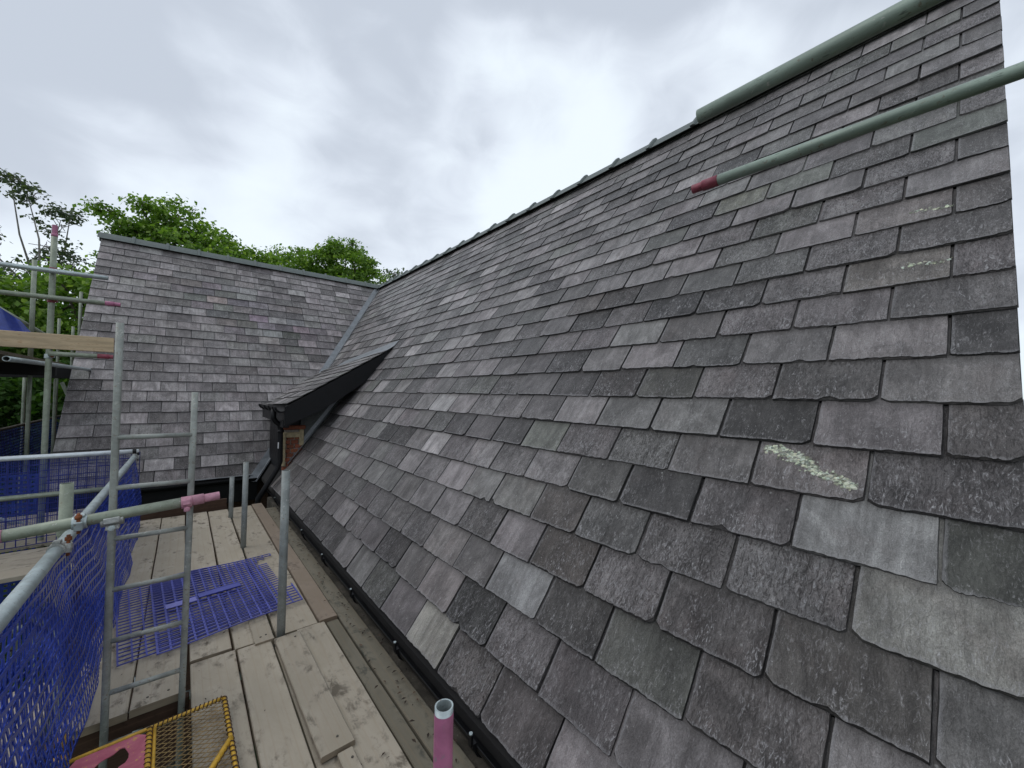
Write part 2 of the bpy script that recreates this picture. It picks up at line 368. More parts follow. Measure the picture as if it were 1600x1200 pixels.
def mat_leaf(name, c1, c2, c3):
    mt, nt, b = newmat(name)
    at = nn(nt, 'ShaderNodeAttribute'); at.attribute_name = 'tint'
    s = nn(nt, 'ShaderNodeSeparateColor'); ln(nt, at.outputs['Color'], s.inputs[0])
    c = mixc(nt, s.outputs[0], c1, c2); c = mixc(nt, rng(nt, s.outputs[1], .7, 1), c, c3)
    o = [n for n in nt.nodes if n.type == 'OUTPUT_MATERIAL'][0]
    ln(nt, c, b.inputs['Base Color']); b.inputs['Roughness'].default_value = .6; b.inputs['Specular IOR Level'].default_value = .3
    tr = nn(nt, 'ShaderNodeBsdfTranslucent'); ln(nt, mixc(nt, 1, c, (1.5, 1.7, .6), 'MULTIPLY'), tr.inputs[0])
    mx = nn(nt, 'ShaderNodeMixShader'); mx.inputs[0].default_value = .38
    ln(nt, b.outputs[0], mx.inputs[1]); ln(nt, tr.outputs[0], mx.inputs[2]); ln(nt, mx.outputs[0], o.inputs[0])
    return mt
M_LEAF = mat_leaf('leaf_green', (.050, .11, .020), (.18, .30, .052), (.30, .41, .11))
M_LEAFD = mat_leaf('leaf_dark', (.03, .075, .016), (.065, .14, .028), (.10, .17, .04))
M_LEAFG = mat_leaf('leaf_grey', (.05, .075, .05), (.08, .11, .075), (.12, .15, .09))
M_DEAD = mat_simple('dead_leaf', (.035, .022, .014), .9, 0, 30, .4, 0)

# ------------------------------------------------------------------ roof frames
TH = 0.9272; G = .22374
EX, EZ = 1.0437, .1145
EYL, TL = 7.97, math.atan(1.226)
rand = random.Random(7)
class Frame:
    def __init__(s, O, w, u): s.O = Vector(O); s.w = Vector(w).normalized(); s.u = Vector(u).normalized(); s.n = s.w.cross(s.u).normalized(); s.u = s.n.cross(s.w)
    def P(s, a, b, h=0): return s.O+s.w*a+s.u*b+s.n*h
FM = Frame((EX, 0, EZ), (0, -1, 0), (math.cos(TH), 0, math.sin(TH)))          # main slope, a = -Y
FL = Frame((0, EYL, EZ), (1, 0, 0), (0, math.cos(TL), math.sin(TL)))          # side wing, a = X
FM.O -= FM.n*.024; FL.O -= FL.n*.022                   # the slates build up about this much above their battens
def clip(poly, nx, ny, d):
    """keep nx*a+ny*s <= d"""
    r = []; n = len(poly)
    for i in range(n):
        p, q = poly[i], poly[(i+1) % n]; dp = nx*p[0]+ny*p[1]-d; dq = nx*q[0]+ny*q[1]-d
        if dp <= 0: r.append(p)
        if dp*dq < 0: t = dp/(dp-dq); r.append((p[0]+(q[0]-p[0])*t, p[1]+(q[1]-p[1])*t))
    return r
def area(p): return abs(sum(p[i][0]*p[(i+1) % len(p)][1]-p[(i+1) % len(p)][0]*p[i][1] for i in range(len(p))))/2

PAL = [((.150, .139, .143), 9), ((.146, .142, .141), 8), ((.172, .156, .162), 8), ((.112, .105, .105), 6), ((.130, .122, .124), 8), ((.200, .187, .192), 5), ((.074, .069, .069), 2.6), ((.138, .138, .130), 1.6), ((.092, .084, .084), 3)]
def pick_tint(rd):
    tot = sum(w for _, w in PAL); x = rd.random()*tot
    for c, w in PAL:
        x -= w
        if x <= 0: break
    k = rd.choice((rd.uniform(.50, .85), rd.uniform(.85, 1.25), rd.uniform(1.05, 1.35), rd.uniform(1.1, 1.35), rd.uniform(1.3, 1.7)))
    return tuple(v*k for v in c)
def slate_mesh(mb, fr, row, a0, a1, rd, lod, clips=(), tint=None, wear=None, L=.45, gauge=G, u0=.014, tk=None, exact=False):
    """one slate lying on frame fr, tail at row*gauge, into builder mb. lod 2 near .. 0 far"""
    t = tk or rd.uniform(.0075, .0125); u0 = u0+.007+rd.uniform(0, .004); tail = row*gauge+rd.uniform(-.004, .004)
    tint = tint or pick_tint(rd); wear = (rd.uniform(0, .18) if rd.random() < .42 else rd.uniform(.3, 1.0)) if wear is None else wear
    T = (tint[0]*1.20, tint[1]*1.20, tint[2]*1.15, wear); ux, uy = 10*rd.randrange(1, 60), 10*rd.randrange(1, 60); skew = rd.uniform(-.004, .004)
    if exact: t, u0, skew, tail = .010, .021, 0, row*gauge
    def P(a, s, h):
        d = s-tail; base = u0*(1-max(d, 0)/L)
        return fr.P(a, s, base+h+skew*(a-a0)/(a1-a0))
    def uvf(a, s): return (a-a0+ux, s-tail+uy)
    head = tail+L; quad = [(a0, tail), (a1, tail), (a1, head), (a0, head)]
    c = quad
    for cl in clips: c = clip(c, *cl)
    if len(c) < 3: return 0
    if area(c) < .999*area(quad):
        if area(c) < .002: return 0
        k0 = mb.add([P(a, s, 0) for a, s in c]); k1 = mb.add([P(a, s, t) for a, s in c]); n = len(c)
        mb.face([k1+i for i in range(n)], 0, [uvf(*q) for q in c], T)
        for i in range(n):
            j = (i+1) % n
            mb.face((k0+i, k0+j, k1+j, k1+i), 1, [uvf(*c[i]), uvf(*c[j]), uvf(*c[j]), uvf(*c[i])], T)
        return 1
    N = (5, 13, 38)[lod]; S = (1, 2, 8)[lod]
    W = a1-a0
    # a jagged lower edge: random walk for the inset of the top face
    amp = (.003, .0040, .0052)[lod]*rd.uniform(.5, 1.35)
    def walk(n, lo, hi, rough):
        v = rd.uniform(lo, hi); r = []
        for _ in range(n+1):
            v += rd.uniform(-1, 1)*rough
            if v < lo: v = lo+rd.random()*.3*(hi-lo)
            if v > hi: v = hi-rd.random()*.4*(hi-lo)
            r.append(v)
        return r
    tt = walk(N, .001, amp+.003, amp*.62); tb = walk(N, 0, .0022, .0012)
    if lod and rd.random() < .15:                      # a larger bite
        c0 = rd.randrange(N); dp = rd.uniform(.006, .014)
        for i in range(N+1):
            d = abs(i-c0)/(N*.10)
            if d < 1: tt[i] += dp*(1-d); tb[i] += dp*(1-d)*.5
    sl = walk(S, .0008, .004, .0018); sr = walk(S, .0008, .004, .0018)
    cc = [rd.choice((0, 0, .004, .010, .018)) if lod else 0 for _ in (0, 1)]   # knocked corners
    ring = []                                          # (a,s, inset a dir, inset s dir, side)
    for i in range(N+1):
        f = i/N; a = a0+W*f; e_ = 0
        for q, g in ((0, a-a0), (1, a1-a)):
            if cc[q] and g < cc[q]*1.6: e_ = max(e_, (cc[q]*1.6-g)*.6)
        ring.append((a, tail+tb[i]+e_, tt[i]+e_*.2, 'b', i))
    vis = gauge*1.12
    for i in range(1, S+1): ring.append((a1, tail+vis*i/S, sr[i], 'r', i))
    for i in range(S, 0, -1): ring.append((a0, tail+vis*i/S, sl[i], 'l', i))
    n = len(ring)
    def top(r, k):
        a, s, ins, sd, i = r
        if sd == 'b':
            a2 = a+(sl[0]*k if i == 0 else (-sr[0]*k if i == N else 0)); return (a2, s+ins*k)
        return (a-ins*k, s) if sd == 'r' else (a+ins*k, s)
    levels = [(0, 0)]
    if lod == 2: levels += [(.42, rd.uniform(.3, .55)), (.50, rd.uniform(.6, .85)), (1.0, 1.0)]
    else: levels += [(1.0, 1.0)]
    ks = []; jit = [rd.uniform(.75, 1.25) for _ in range(n)]
    for li, (hh, k) in enumerate(levels):
        kk = [k*(jit[i] if 0 < li < len(levels)-1 else 1) for i in range(n)]
        pts = [top(r, q) for r, q in zip(ring, kk)]
        ks.append((mb.add([P(a, s, t*hh) for a, s in pts]), pts))
    for (k0, p0), (k1, p1) in zip(ks, ks[1:]):
        for i in range(n):
            j = (i+1) % n
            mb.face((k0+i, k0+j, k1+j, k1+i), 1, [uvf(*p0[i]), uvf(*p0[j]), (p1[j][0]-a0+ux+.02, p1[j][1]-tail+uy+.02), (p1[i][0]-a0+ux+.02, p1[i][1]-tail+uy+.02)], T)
    k1, p1 = ks[-1]
    mb.face([k1+i for i in range(n)], 0, [uvf(*q) for q in p1], T)
    # the hidden head under the courses above
    q = [(a0+.003, tail+vis), (a1-.003, tail+vis), (a1-.003, head), (a0+.003, head)]
    k = mb.add([P(a, s, t-.0002) for a, s in q]); mb.face([k, k+1, k+2, k+3], 0, [uvf(*x) for x in q], T)
    return 1

CAMP = Vector((0, 0, 1.56))
def in_view(p):
    d = Vector(p)-CAMP; z = d.dot(F_)
    if z < .15: return False
    x = 800+FPX*d.dot(R_)/z; y = 600-FPX*d.dot(U_)/z
    return -120 < x < 1720 and -120 < y < 1320

def lay_roof(parent, specs, fr, name='slate', limit=300):
    """specs: list of dicts(row,a0,a1,clips,tint,wear). The largest in view become parts, the rest one joined part"""
    def size(s):
        c = fr.P((s['a0']+s['a1'])/2, (s['row']+.5)*G); d = (c-CAMP).length
        w = (s['a1']-s['a0'])
        return -(w*G*abs(fr.n.dot((CAMP-c).normalized()))/(d*d)) + (0 if in_view(c) else 1e3)
    specs.sort(key=size)
    rest = MB(); cnt = 0
    for s in specs:
        c = fr.P((s['a0']+s['a1'])/2, (s['row']+.5)*G); d = (c-CAMP).length
        lod = 2 if d < 3.2 else (1 if d < 6.5 else 0)
        if not in_view(c): lod = min(lod, 1)
        kw = dict(clips=s.get('clips', ()), tint=s.get('tint'), wear=s.get('wear'), exact=s.get('exact', False))
        if cnt < limit:
            mb = MB(); ok = slate_mesh(mb, fr, s['row'], s['a0'], s['a1'], rand, lod, **kw)
            if ok:
                org = fr.P(s['a0'], s['row']*G)
                mb.v = [tuple(Vector(p)-org) for p in mb.v]
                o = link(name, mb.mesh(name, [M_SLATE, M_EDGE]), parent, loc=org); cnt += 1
                s['obj'] = o
        else: slate_mesh(rest, fr, s['row'], s['a0'], s['a1'], rand, lod, **kw)
    if rest.v:
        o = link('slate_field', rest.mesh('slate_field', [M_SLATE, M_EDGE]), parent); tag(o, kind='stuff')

# ================================================================== LARGE STRUCTURE
# ground
gm = MB(); k = gm.add([(-250, -250, -4.6), (250, -250, -4.6), (250, 250, -4.6), (-250, 250, -4.6)]); gm.face([k, k+1, k+2, k+3])
tag(gm.build('ground', M_GROUND), kind='structure')

RIDGE_Z = 4.7117; RIDGE_X = 4.4923; RIDGE_Y = EYL+(RIDGE_Z-EZ)/1.226
NROW = 26
# ---- main wing
main = empty('slate_roofed_wing', (EX, 0, -4.6), 'long main wing with a steep purple grey slate roof sloping down to a black gutter', 'building')
mb = MB()                                                # solid body below the slates
def roofbody(mb):
    # underlay slab of the near slope
    P = [FM.P(.05, -.03, -.004), FM.P(-13.5, -.03, -.004), FM.P(-13.5, 25.6*G, -.004), FM.P(.05, 25.6*G, -.004)]
    k = mb.add(P); mb.face([k, k+1, k+2, k+3])
    P2 = [Vector(p)-Vector((0, 0, .05)) for p in P]; k2 = mb.add(P2); mb.face([k2+3, k2+2, k2+1, k2])
    for i in range(4):
        j = (i+1) % 4; mb.face((k+i, k+j, k2+j, k2+i))
roofbody(mb); mb.build('underlay', M_UNDER, main, fix=False)
mb = MB(); mb.prism([(RIDGE_X, RIDGE_Z-.01), (RIDGE_X*2-EX, EZ), (RIDGE_X*2-EX, EZ-.05), (RIDGE_X, RIDGE_Z-.06)], 1, -.03, 15.5)
mb.build('rear_slope', M_RIDGE, main)
mb = MB(); mb.prism([(EX+.22, EZ-.02), (RIDGE_X, RIDGE_Z-.15), (RIDGE_X*2-EX-.2, EZ-.02), (RIDGE_X*2-EX-.2, -4.6), (EX+.22, -4.6)], 1, 0.02, 15.4)
mb.build('wall', M_EARTH, main)
mb = MB(); mb.box((1.0, -.4, -.30), (EX+.24, 6.9, -.045)); mb.build('wall_plinth', M_EARTH, main)

HINT = {}                                                # slates whose look is distinct in the place
for (y, r, tnt, wr) in ((.64, 7, (.042, .040, .041), .12), (.01, 5, (.060, .062, .058), .12), (1.95, 12, (.060, .053, .053), .6), (1.56, 3, (.145, .142, .142), .1), (1.19, 2, (.065, .062, .063), .2),
                        (1.17, 8, (.075, .074, .070), .15), (2.42, 12, (.105, .094, .094), .3), (1.78, 9, (.155, .148, .156), .05), (.27, 5, (.215, .218, .228), .02), (2.17, 1, (.180, .165, .172), .02),
                        (1.64, 2, (.205, .208, .220), .03), (3.64, 7, (.26, .255, .27), .2), (1.79, 6, (.135, .142, .133), .1), (.51, 4, (.19, .185, .195), 1.0), (.84, 4, (.150, .143, .150), .9),
                        (1.48, 5, (.080, .078, .078), .12), (1.18, 16, (.145, .148, .128), .3), (.74, 8, (.17, .158, .168), .7), (1.34, 14, (.17, .158, .168), .9), (3.94, 6, (.17, .155, .168), .6),
                        (2.03, 0, (.255, .250, .238), .03), (.18, 4, (.205, .205, .200), .12), (.37, 3, (.085, .080, .079), .15), (.35, 3, (.085, .080, .079), .15), (.8, 2, (.082, .084, .080), .1),
                        (.45, 6, (.16, .148, .155), .4), (1.3, 3, (.085, .076, .074), .35), (1.9, 4, (.150, .148, .148), .1), (1.62, 6, (.165, .155, .165), .85), (.3, 9, (.185, .172, .182), .15),
                        (1.0, 10, (.20, .185, .20), .9), (2.1, 10, (.18, .165, .18), .8), (1.45, 4, (.080, .072, .071), .2), (.2, 13, (.165, .15, .155), .2), (.25, 11, (.165, .153, .15), .3), (1.1, 0, (.20, .19, .20), .5),
                        (1.62, 0, (.17, .16, .165), .95), (1.27, 0, (.095, .086, .09), .2), (1.05, 3, (.18, .17, .18), .9), (1.6, 1, (.165, .155, .165), .7), (.1, 16, (.115, .125, .118), .1), (.9, 16, (.12, .128, .118), .1), (2.5, 2, (.17, .16, .165), .1)):
    tnt = tuple(c*1.12*f_ for c, f_ in zip(tnt, (1.02, 1.0, .965))); HINT.setdefault(r, []).append((y, tnt, wr))
specs = []
VAL = 1.3333/1.226*math.cos(TH)          # dY/ds of the valley seen on the main slope
for r in range(NROW):
    pitch = .376 if r < 2 else (.372 if r == 3 else .368)
    y0 = (.325 if r == 0 else .292 if r < 4 else .278) if r % 2 == 0 else .097
    ys = [-.075, y0]; y = y0
    while y < 13:
        y += pitch*rand.choice((1, 1, 1, .97, 1.03, .93, 1.07)) if y > 1.3 else pitch
        ys.append(y + (rand.uniform(-.008, .008) if y > .5 else 0))
    ymax = EYL+VAL*(r+2)*G+.1
    for ya, yb in zip(ys, ys[1:]):
        if ya > ymax: break
        gap = rand.uniform(.0026, .0060)
        cl = [(-1, -VAL, EYL-.075)]                       # keep -a - VAL*s <= EYL : Y <= EYL + VAL s - lead
        if r > 22: cl.append((0, 1, 25.60*G))
        if r*G < 1.95 and yb > 6.86: cl.append((-1, 0, 6.86))
        if ya > 6.86 and r*G < 1.95: continue
        tnt = wr = None
        for (hy, t_, w_) in HINT.get(r, ()):
            if ya <= hy < yb: tnt, wr = t_, w_
        if tnt is None:
            tnt = pick_tint(rand)
            if r > 17: tnt = tuple(c*.97 for c in tnt)
        specs.append(dict(row=r, a0=-yb+gap, a1=-ya-(gap if ya > 0 else rand.uniform(-.002, .002)), clips=cl, tint=tnt, wear=wr, exact=(r, ) in ((6,), (11,), (13,)) and ya < .7))
lay_roof(main, specs, FM)

# lichen crusts: many small thick-edged scabs scattered along a band
def crust_field(parent_slate, fr, band, half, row, n, seed):
    rd = random.Random(seed); mb = MB(); h_ = lambda q: .021*(1-(q-row*G)/.45)+.0102
    for _ in range(n):
        i = rd.randrange(len(band)-1); f = rd.random(); p, q = band[i], band[i+1]; hw = half[i]*(1-f)+half[i+1]*f
        k = max(-1.5, min(1.5, rd.gauss(0, .55))); a = p[0]+(q[0]-p[0])*f+k*hw*.35; s_ = p[1]+(q[1]-p[1])*f+k*hw
        r_ = rd.uniform(.0025, .0105)*(1-.45*abs(k)); m_ = 9; rr = [r_*rd.uniform(.55, 1.3) for _ in range(m_)]; tn = rd.choice((.45, .7, .9, 1.1, 1.35)); T = (tn*rd.uniform(.9, 1.05), tn, tn*rd.uniform(.82, 1.0), 1)
        o0 = [(a+rr[j]*math.cos(2*math.pi*j/m_)*1.25, s_+rr[j]*math.sin(2*math.pi*j/m_)) for j in range(m_)]; hh = rd.uniform(.0010, .0028)
        k0 = mb.add([fr.P(x, y, h_(y)) for x, y in o0]); k1 = mb.add([fr.P(a+(x-a)*.62, s_+(y-s_)*.62, h_(y)+hh) for x, y in o0])
        mb.face([k1+j for j in range(m_)], 0, None, T)
        for j in range(m_): mb.face((k0+j, k0+(j+1) % m_, k1+(j+1) % m_, k1+j), 0, None, T)
    off = Vector(parent_slate.location); mb.v = [tuple(Vector(v)-off) for v in mb.v]
    o = bpy.data.objects.new('lichen_patch', mb.mesh('lichen_patch', M_CRUST)); COL.objects.link(o); o.parent = parent_slate
def find(r, y):
    for s in specs:
        if s['row'] == r and -s['a1'] <= y < -s['a0'] and 'obj' in s: return s
s6 = find(6, .45)
if s6:
    s6['obj']['label'] = 'slate with a broad crust of pale green and white lichen across it'
    b = 6*G
    band = [(-.625, b+.192), (-.57, b+.185), (-.52, b+.160), (-.47, b+.145), (-.43, b+.10), (-.37, b+.083), (-.31, b+.060)]
    crust_field(s6['obj'], FM, band, (.020, .024, .024, .030, .016, .022, .018), 6, 420, 3)
for (r, y, band) in ((13, .2, [(-.25, .10), (-.20, .095), (-.14, .075), (-.10, .07)]), (11, .2, [(-.25, .13), (-.20, .13), (-.15, .115), (-.10, .12)])):
    s_ = find(r, y)
    if s_: crust_field(s_['obj'], FM, [(a, q+r*G) for a, q in band], (.012, .016, .012, .012), r, 34, r)

# ridge tiles of the main wing
def ridge_mesh(L, half=.155, drop=.125):
    mb = MB()
    prof = [(-half, -drop*1.25), (-half*.5, -drop*.50), (-.024, -.006), (0, .004), (.024, -.006), (half*.5, -drop*.50), (half, -drop*1.25)]
    cz = -drop
    def sweep(stations):                                # (y, outer scale, inner scale)
        ks = []
        for y, ko, ki in stations:
            o_ = mb.add([(x*ko, y, cz+(z-cz)*ko) for x, z in prof]); i_ = mb.add([(x*ki, y, cz+(z-cz)*ki) for x, z in prof]); ks.append((o_, i_))
        n = len(prof)
        for (o0, i0), (o1, i1) in zip(ks, ks[1:]):
            for q in range(n-1):
                mb.face((o0+q, o0+q+1, o1+q+1, o1+q)); mb.face((i0+q+1, i0+q, i1+q, i1+q+1))
            mb.face((o0, o1, i1, i0)); mb.face((o0+n-1, i0+n-1, i1+n-1, o1+n-1))
        for e_, (o0, i0) in ((0, ks[0]), (1, ks[-1])):
            for q in range(n-1):
                f = (o0+q, i0+q, i0+q+1, o0+q+1); mb.face(f if e_ == 0 else f[::-1])
    sweep([(-.02, 1, .86), (L-.03, 1, .86)])
    sweep([(L-.068, 1.05, .97), (L-.056, 1.27, .97), (L-.022, 1.27, .97), (L-.010, 1.08, .97)])
    return mb.mesh('ridge_tile', M_RIDGE, False)
rm = ridge_mesh(.555)
for i in range(23):
    y = -.075+.02+.555*i-.55*0
    o = link('ridge_tile', rm, main, loc=(RIDGE_X, y-.025, RIDGE_Z+.055)); o.rotation_euler = (rand.uniform(-.004, .004), rand.uniform(-.012, .012), 0)

# gutter of the main wing: half round trough with brackets
def half_gutter(mb, x, z, y0, y1, r=.06, seg=10, axis=1):
    prof = []
    for i in range(seg+1):
        a = math.pi+math.pi*i/seg; prof.append((x+math.cos(a)*r, z+math.sin(a)*r))
    inn = [(x+math.cos(math.pi+math.pi*i/seg)*(r-.004), z+math.sin(math.pi+math.pi*i/seg)*(r-.004)) for i in range(seg, -1, -1)]
    lip = [(x-r-.006, z+.004), (x-r-.006, z-.006)]
    mb.prism(prof+inn, axis, y0, y1)
    return mb
mb = MB(); half_gutter(mb, EX+.005, .085, -.35, 6.80, .068)
gut = mb.build('gutter', M_BLACK, main)
mb = MB(); mb.box((EX+.075, -.05, -.10), (EX+.095, 6.8, .115)); mb.build('fascia_board', M_BLACK, main)
bm_ = MB()
for i in range(9):
    a0, a1 = math.pi*(.98+i*.115), math.pi*(.98+(i+1)*.115)
    if i > 7: break
    pts = [(math.cos(a)*rr, math.sin(a)*rr) for a, rr in ((a0, .0685), (a1, .0685), (a1, .079), (a0, .079))]
    bm_.prism(pts, 1, -.014, .014)
bm_.prism([(-.086, -.012), (-.066, -.012), (-.066, .012), (-.086, .012)], 1, -.016, .016)
bm_.prism([(.066, -.05), (.085, -.05), (.085, .01), (.066, .01)], 1, -.02, .02)
bm_.prism([(-.092, .0), (-.080, .0), (-.080, .045), (-.092, .045)], 1, -.010, .010)
bm_.tube([(-.086, 0, .045), (-.086, 0, .052)], .008, 8, mat=1)
bme = bm_.mesh('gutter_bracket', [M_BLACK, M_GALV], True)
for i in range(9):
    y = .62+.775*i
    o = bpy.data.objects.new('gutter_bracket', bme); COL.objects.link(o); o.parent = gut; o.location = (EX+.005, y, .085)

# ---- side wing
wing = empty('slate_roofed_wing', (-1.4, EYL, -4.6), 'shorter back left wing whose slate roof faces the scaffold, with a straight green grey ridge', 'building')
mb = MB(); P = [FL.P(-1.36, -.03, -.004), FL.P(9, -.03, -.004), FL.P(9, 26.2*G*1.0, -.004), FL.P(-1.36, 26.2*G, -.004)]
k = mb.add(P); mb.face([k, k+1, k+2, k+3]); k2 = mb.add([p-Vector((0, 0, .05)) for p in P]); mb.face([k2+3, k2+2, k2+1, k2])
for i in range(4): mb.face((k+i, k+(i+1) % 4, k2+(i+1) % 4, k2+i))
mb.build('underlay', M_UNDER, wing, fix=False)
mb = MB(); mb.prism([(RIDGE_Y, RIDGE_Z-.01), (2*RIDGE_Y-EYL, EZ), (2*RIDGE_Y-EYL, EZ-.05), (RIDGE_Y, RIDGE_Z-.06)], 0, -1.38, 4.4)
mb.build('rear_slope', M_RIDGE, wing)
mb = MB(); mb.prism([(EYL+.22, EZ-.02), (RIDGE_Y, RIDGE_Z-.15), (2*RIDGE_Y-EYL-.2, EZ-.02), (2*RIDGE_Y-EYL-.2, -4.6), (EYL+.22, -4.6)], 0, -1.28, 1.2)
mb.build('wall', M_BROWN, wing)
HL = {3: [(-1.3, (.27, .26, .26), .3)], 5: [(-.95, (.21, .20, .205), .9)], 20: [(1.49, (.10, .09, .095), .2)], 17: [(1.70, (.23, .22, .225), .05)], 14: [(1.83, (.075, .07, .07), .2)], 15: [(1.11, (.21, .205, .205), .05)]}
lspecs = []; nrl = int((RIDGE_Y-EYL)/math.cos(TL)/G)+1
kL = 1.226/1.3333*math.cos(TL)           # dX/ds of the valley on the side wing
for r in range(nrl):
    x = -1.40; off = -.82 if r % 2 else -1.03
    while off-.365 > -1.40+.08: off -= .365
    xs = [-1.40, off]
    while xs[-1] < 8: xs.append(xs[-1]+.365*rand.choice((1, 1, 1, .96, 1.04, .9, 1.08)))
    for xa, xb in zip(xs, xs[1:]):
        if xa > EX+kL*(r+2)*G: break
        tnt = wr = None
        for (hx, t_, w_) in HL.get(r, ()):
            if xa <= hx < xb: tnt, wr = t_, w_
        if tnt is None:
            tnt = pick_tint(rand); tnt = tuple(c*1.04+d_ for c, d_ in zip(tnt, (.014, .010, .012))); wr = rand.random()*.6
            # damp darker run in the middle of the slope
            q = math.exp(-((xa-1.2+.22*(r-16))**2/1.4+(r-17)**2/22)); tnt = tuple(c*(1-.24*q*rand.uniform(.2, 1.3)) for c in tnt)
        if r == nrl-1: pass
        lspecs.append(dict(row=r, a0=xa+.0028, a1=xb-.0028, clips=[(1, -kL, EX-.085)] + ([(0, 1, (RIDGE_Y-EYL)/math.cos(TL)-.02)] if r > nrl-4 else []), tint=tnt, wear=wr))
lay_roof(wing, lspecs, FL)
rm2 = ridge_mesh(.55, .15, .12)
for i in range(11):
    o = link('ridge_tile', rm2, wing, loc=(-1.43+.55*i, RIDGE_Y, RIDGE_Z+.06)); o.rotation_euler = (0, rand.uniform(-.006, .006), -math.pi/2)
# eave gutter and deep black fascia
mb = MB(); mb.box((-1.40, EYL-.02, -.30), (1.0, EYL+.0, .075)); mb.build('fascia_board', M_BLACK, wing)
mb = MB(); half_gutter(mb, EYL-.085, .085, -1.42, .98, .06, axis=0); gl = mb.build('gutter', M_BLACK, wing)
mb = MB(); mb.box((.0, EYL-.045, .118), (.93, EYL+.05, .125)); mb.build('eaves_flashing', M_LEAD, wing)

# valley lead: shallow V trough following the line where both slopes meet
def vpt(t): return Vector((EX+t, EYL+t*1.3333/1.226, EZ+t*1.3333))
def strip(mb, segs, w1, w2, h):
    prev = None
    for t in segs:
        c = vpt(t); dv = (vpt(1)-vpt(0)).normalized()
        sL = dv.cross(FL.n).normalized(); sM = dv.cross(FM.n).normalized()
        if sL.x > 0: sL = -sL
        if sM.y > 0: sM = -sM
        pL = c+sL*w1+FL.n*h; pM = c+sM*w2+FM.n*h; pc = c+Vector((0, 0, h*1.0+.006))
        k = mb.add([pL, pc, pM, pL-FL.n*.02, pM-FM.n*.02])
        if prev is not None:
            mb.face((prev, prev+1, k+1, k)); mb.face((prev+1, prev+2, k+2, k+1)); mb.face((prev+3, prev, k, k+3)); mb.face((prev+2, prev+4, k+4, k+2))
        prev = k
mb = MB(); strip(mb, [-.10+.25*i for i in range(15)], .115, .095, .026)
mb.build('valley_lead', M_LEAD, main, fix=False)
# upturned lead tail at the bottom of the valley
# ================================================================== DORMER (catslide) beside the valley
dorm = empty('catslide_dormer', (1.14, 6.34, 0.1), 'low slate roofed dormer with black verge board, shade-darkened lead cheek and orange brick pier beside the valley', 'dormer')
g_ = .609; c_ = .04
def dz(x, y): return 1.346+g_*(x-1.139)-c_*(y-6.34)
wv_ = Vector((0, -1, c_)).normalized(); nD = Vector((-g_, c_, 1)).normalized(); uD = nD.cross(wv_)
FD = Frame((1.139, 6.34, 1.346), wv_, uD)
# clip lines in (a,s) of FD: build from three sample points of linear functions
def lin_clip(fn):
    f0 = fn(FD.P(0, 0)); fa = fn(FD.P(1, 0))-f0; fs = fn(FD.P(0, 1))-f0
    return (fa, fs, -f0)                                   # keep f<=0
cl_left = lin_clip(lambda p: (EZ+1.226*(p.y-EYL))-p.z+.0)
cl_main = lin_clip(lambda p: (EZ+1.3333*(p.x-EX))-p.z-.01)
mbu = MB(); poly = [(0.0, 0), (0.0, 1.85), (-3.4, 1.85), (-3.4, .8), (-1.60, 0)]
for c in (cl_left, cl_main): poly = clip(poly, *c)
k = mbu.add([FD.P(a, s, -.003) for a, s in poly]); mbu.face([k+i for i in range(len(poly))])
k2 = mbu.add([FD.P(a, s, -.022) for a, s in poly]); mbu.face([k2+i for i in range(len(poly))][::-1])
for i in range(len(poly)): mbu.face((k+i, k+(i+1) % len(poly), k2+(i+1) % len(poly), k2+i))
mbu.build('underlay', M_UNDER, dorm, fix=False)
rd = random.Random(11)
for r in range(0, 9):
    amin_ = -1.60-r*.45
    a = .015; first = True
    while a > amin_:
        w = (.19 if (r % 2 and first) else .37)*rd.choice((1, 1, .95, 1.06)); first = False
        mb = MB(); tn = pick_tint(rd); tn = tuple(.02+c*1.0 for c in tn)
        ok = slate_mesh(mb, FD, r, a-w+.002, a-.002, rd, 1, clips=[cl_left, cl_main], tint=tn, wear=rd.random()*.4, L=.42, gauge=.2)
        if ok: 
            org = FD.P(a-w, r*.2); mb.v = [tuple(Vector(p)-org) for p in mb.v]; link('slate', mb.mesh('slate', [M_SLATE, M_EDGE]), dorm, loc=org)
        a -= w
# lead along the top edge
mb = MB()
def Pm(x, y, h=0): return FM.P(-y, (x-EX)/math.cos(TH), h)
for (xa, ya, xb, yb) in ((2.68, 6.33, 2.50, 8.6),):
    q = [Pm(xa+.10, ya, .034), Pm(xb+.10, yb, .034), Vector((xb-.10, yb, dz(xb-.10, yb)+.034)), Vector((xa-.12, ya, dz(xa-.12, ya)+.034)), Vector((xa-.0, ya, dz(xa, ya)+.04)), Vector((xb-.0, yb, dz(xb, yb)+.045))]
    k = mb.add(q); mb.face((k, k+1, k+5, k+4)); mb.face((k+4, k+5, k+2, k+3))
    k = mb.add([p-Vector((0, 0, .004)) for p in q]); mb.face((k+4, k+5, k+1, k)); mb.face((k+3, k+2, k+5, k+4))
mb.build('lead_flashing', M_LEAD, dorm, fix=False)
# verge board, soffit, cheek
def xm(z): return EX+(z-EZ)/1.3333
x1 = 1.10; D_ = .30
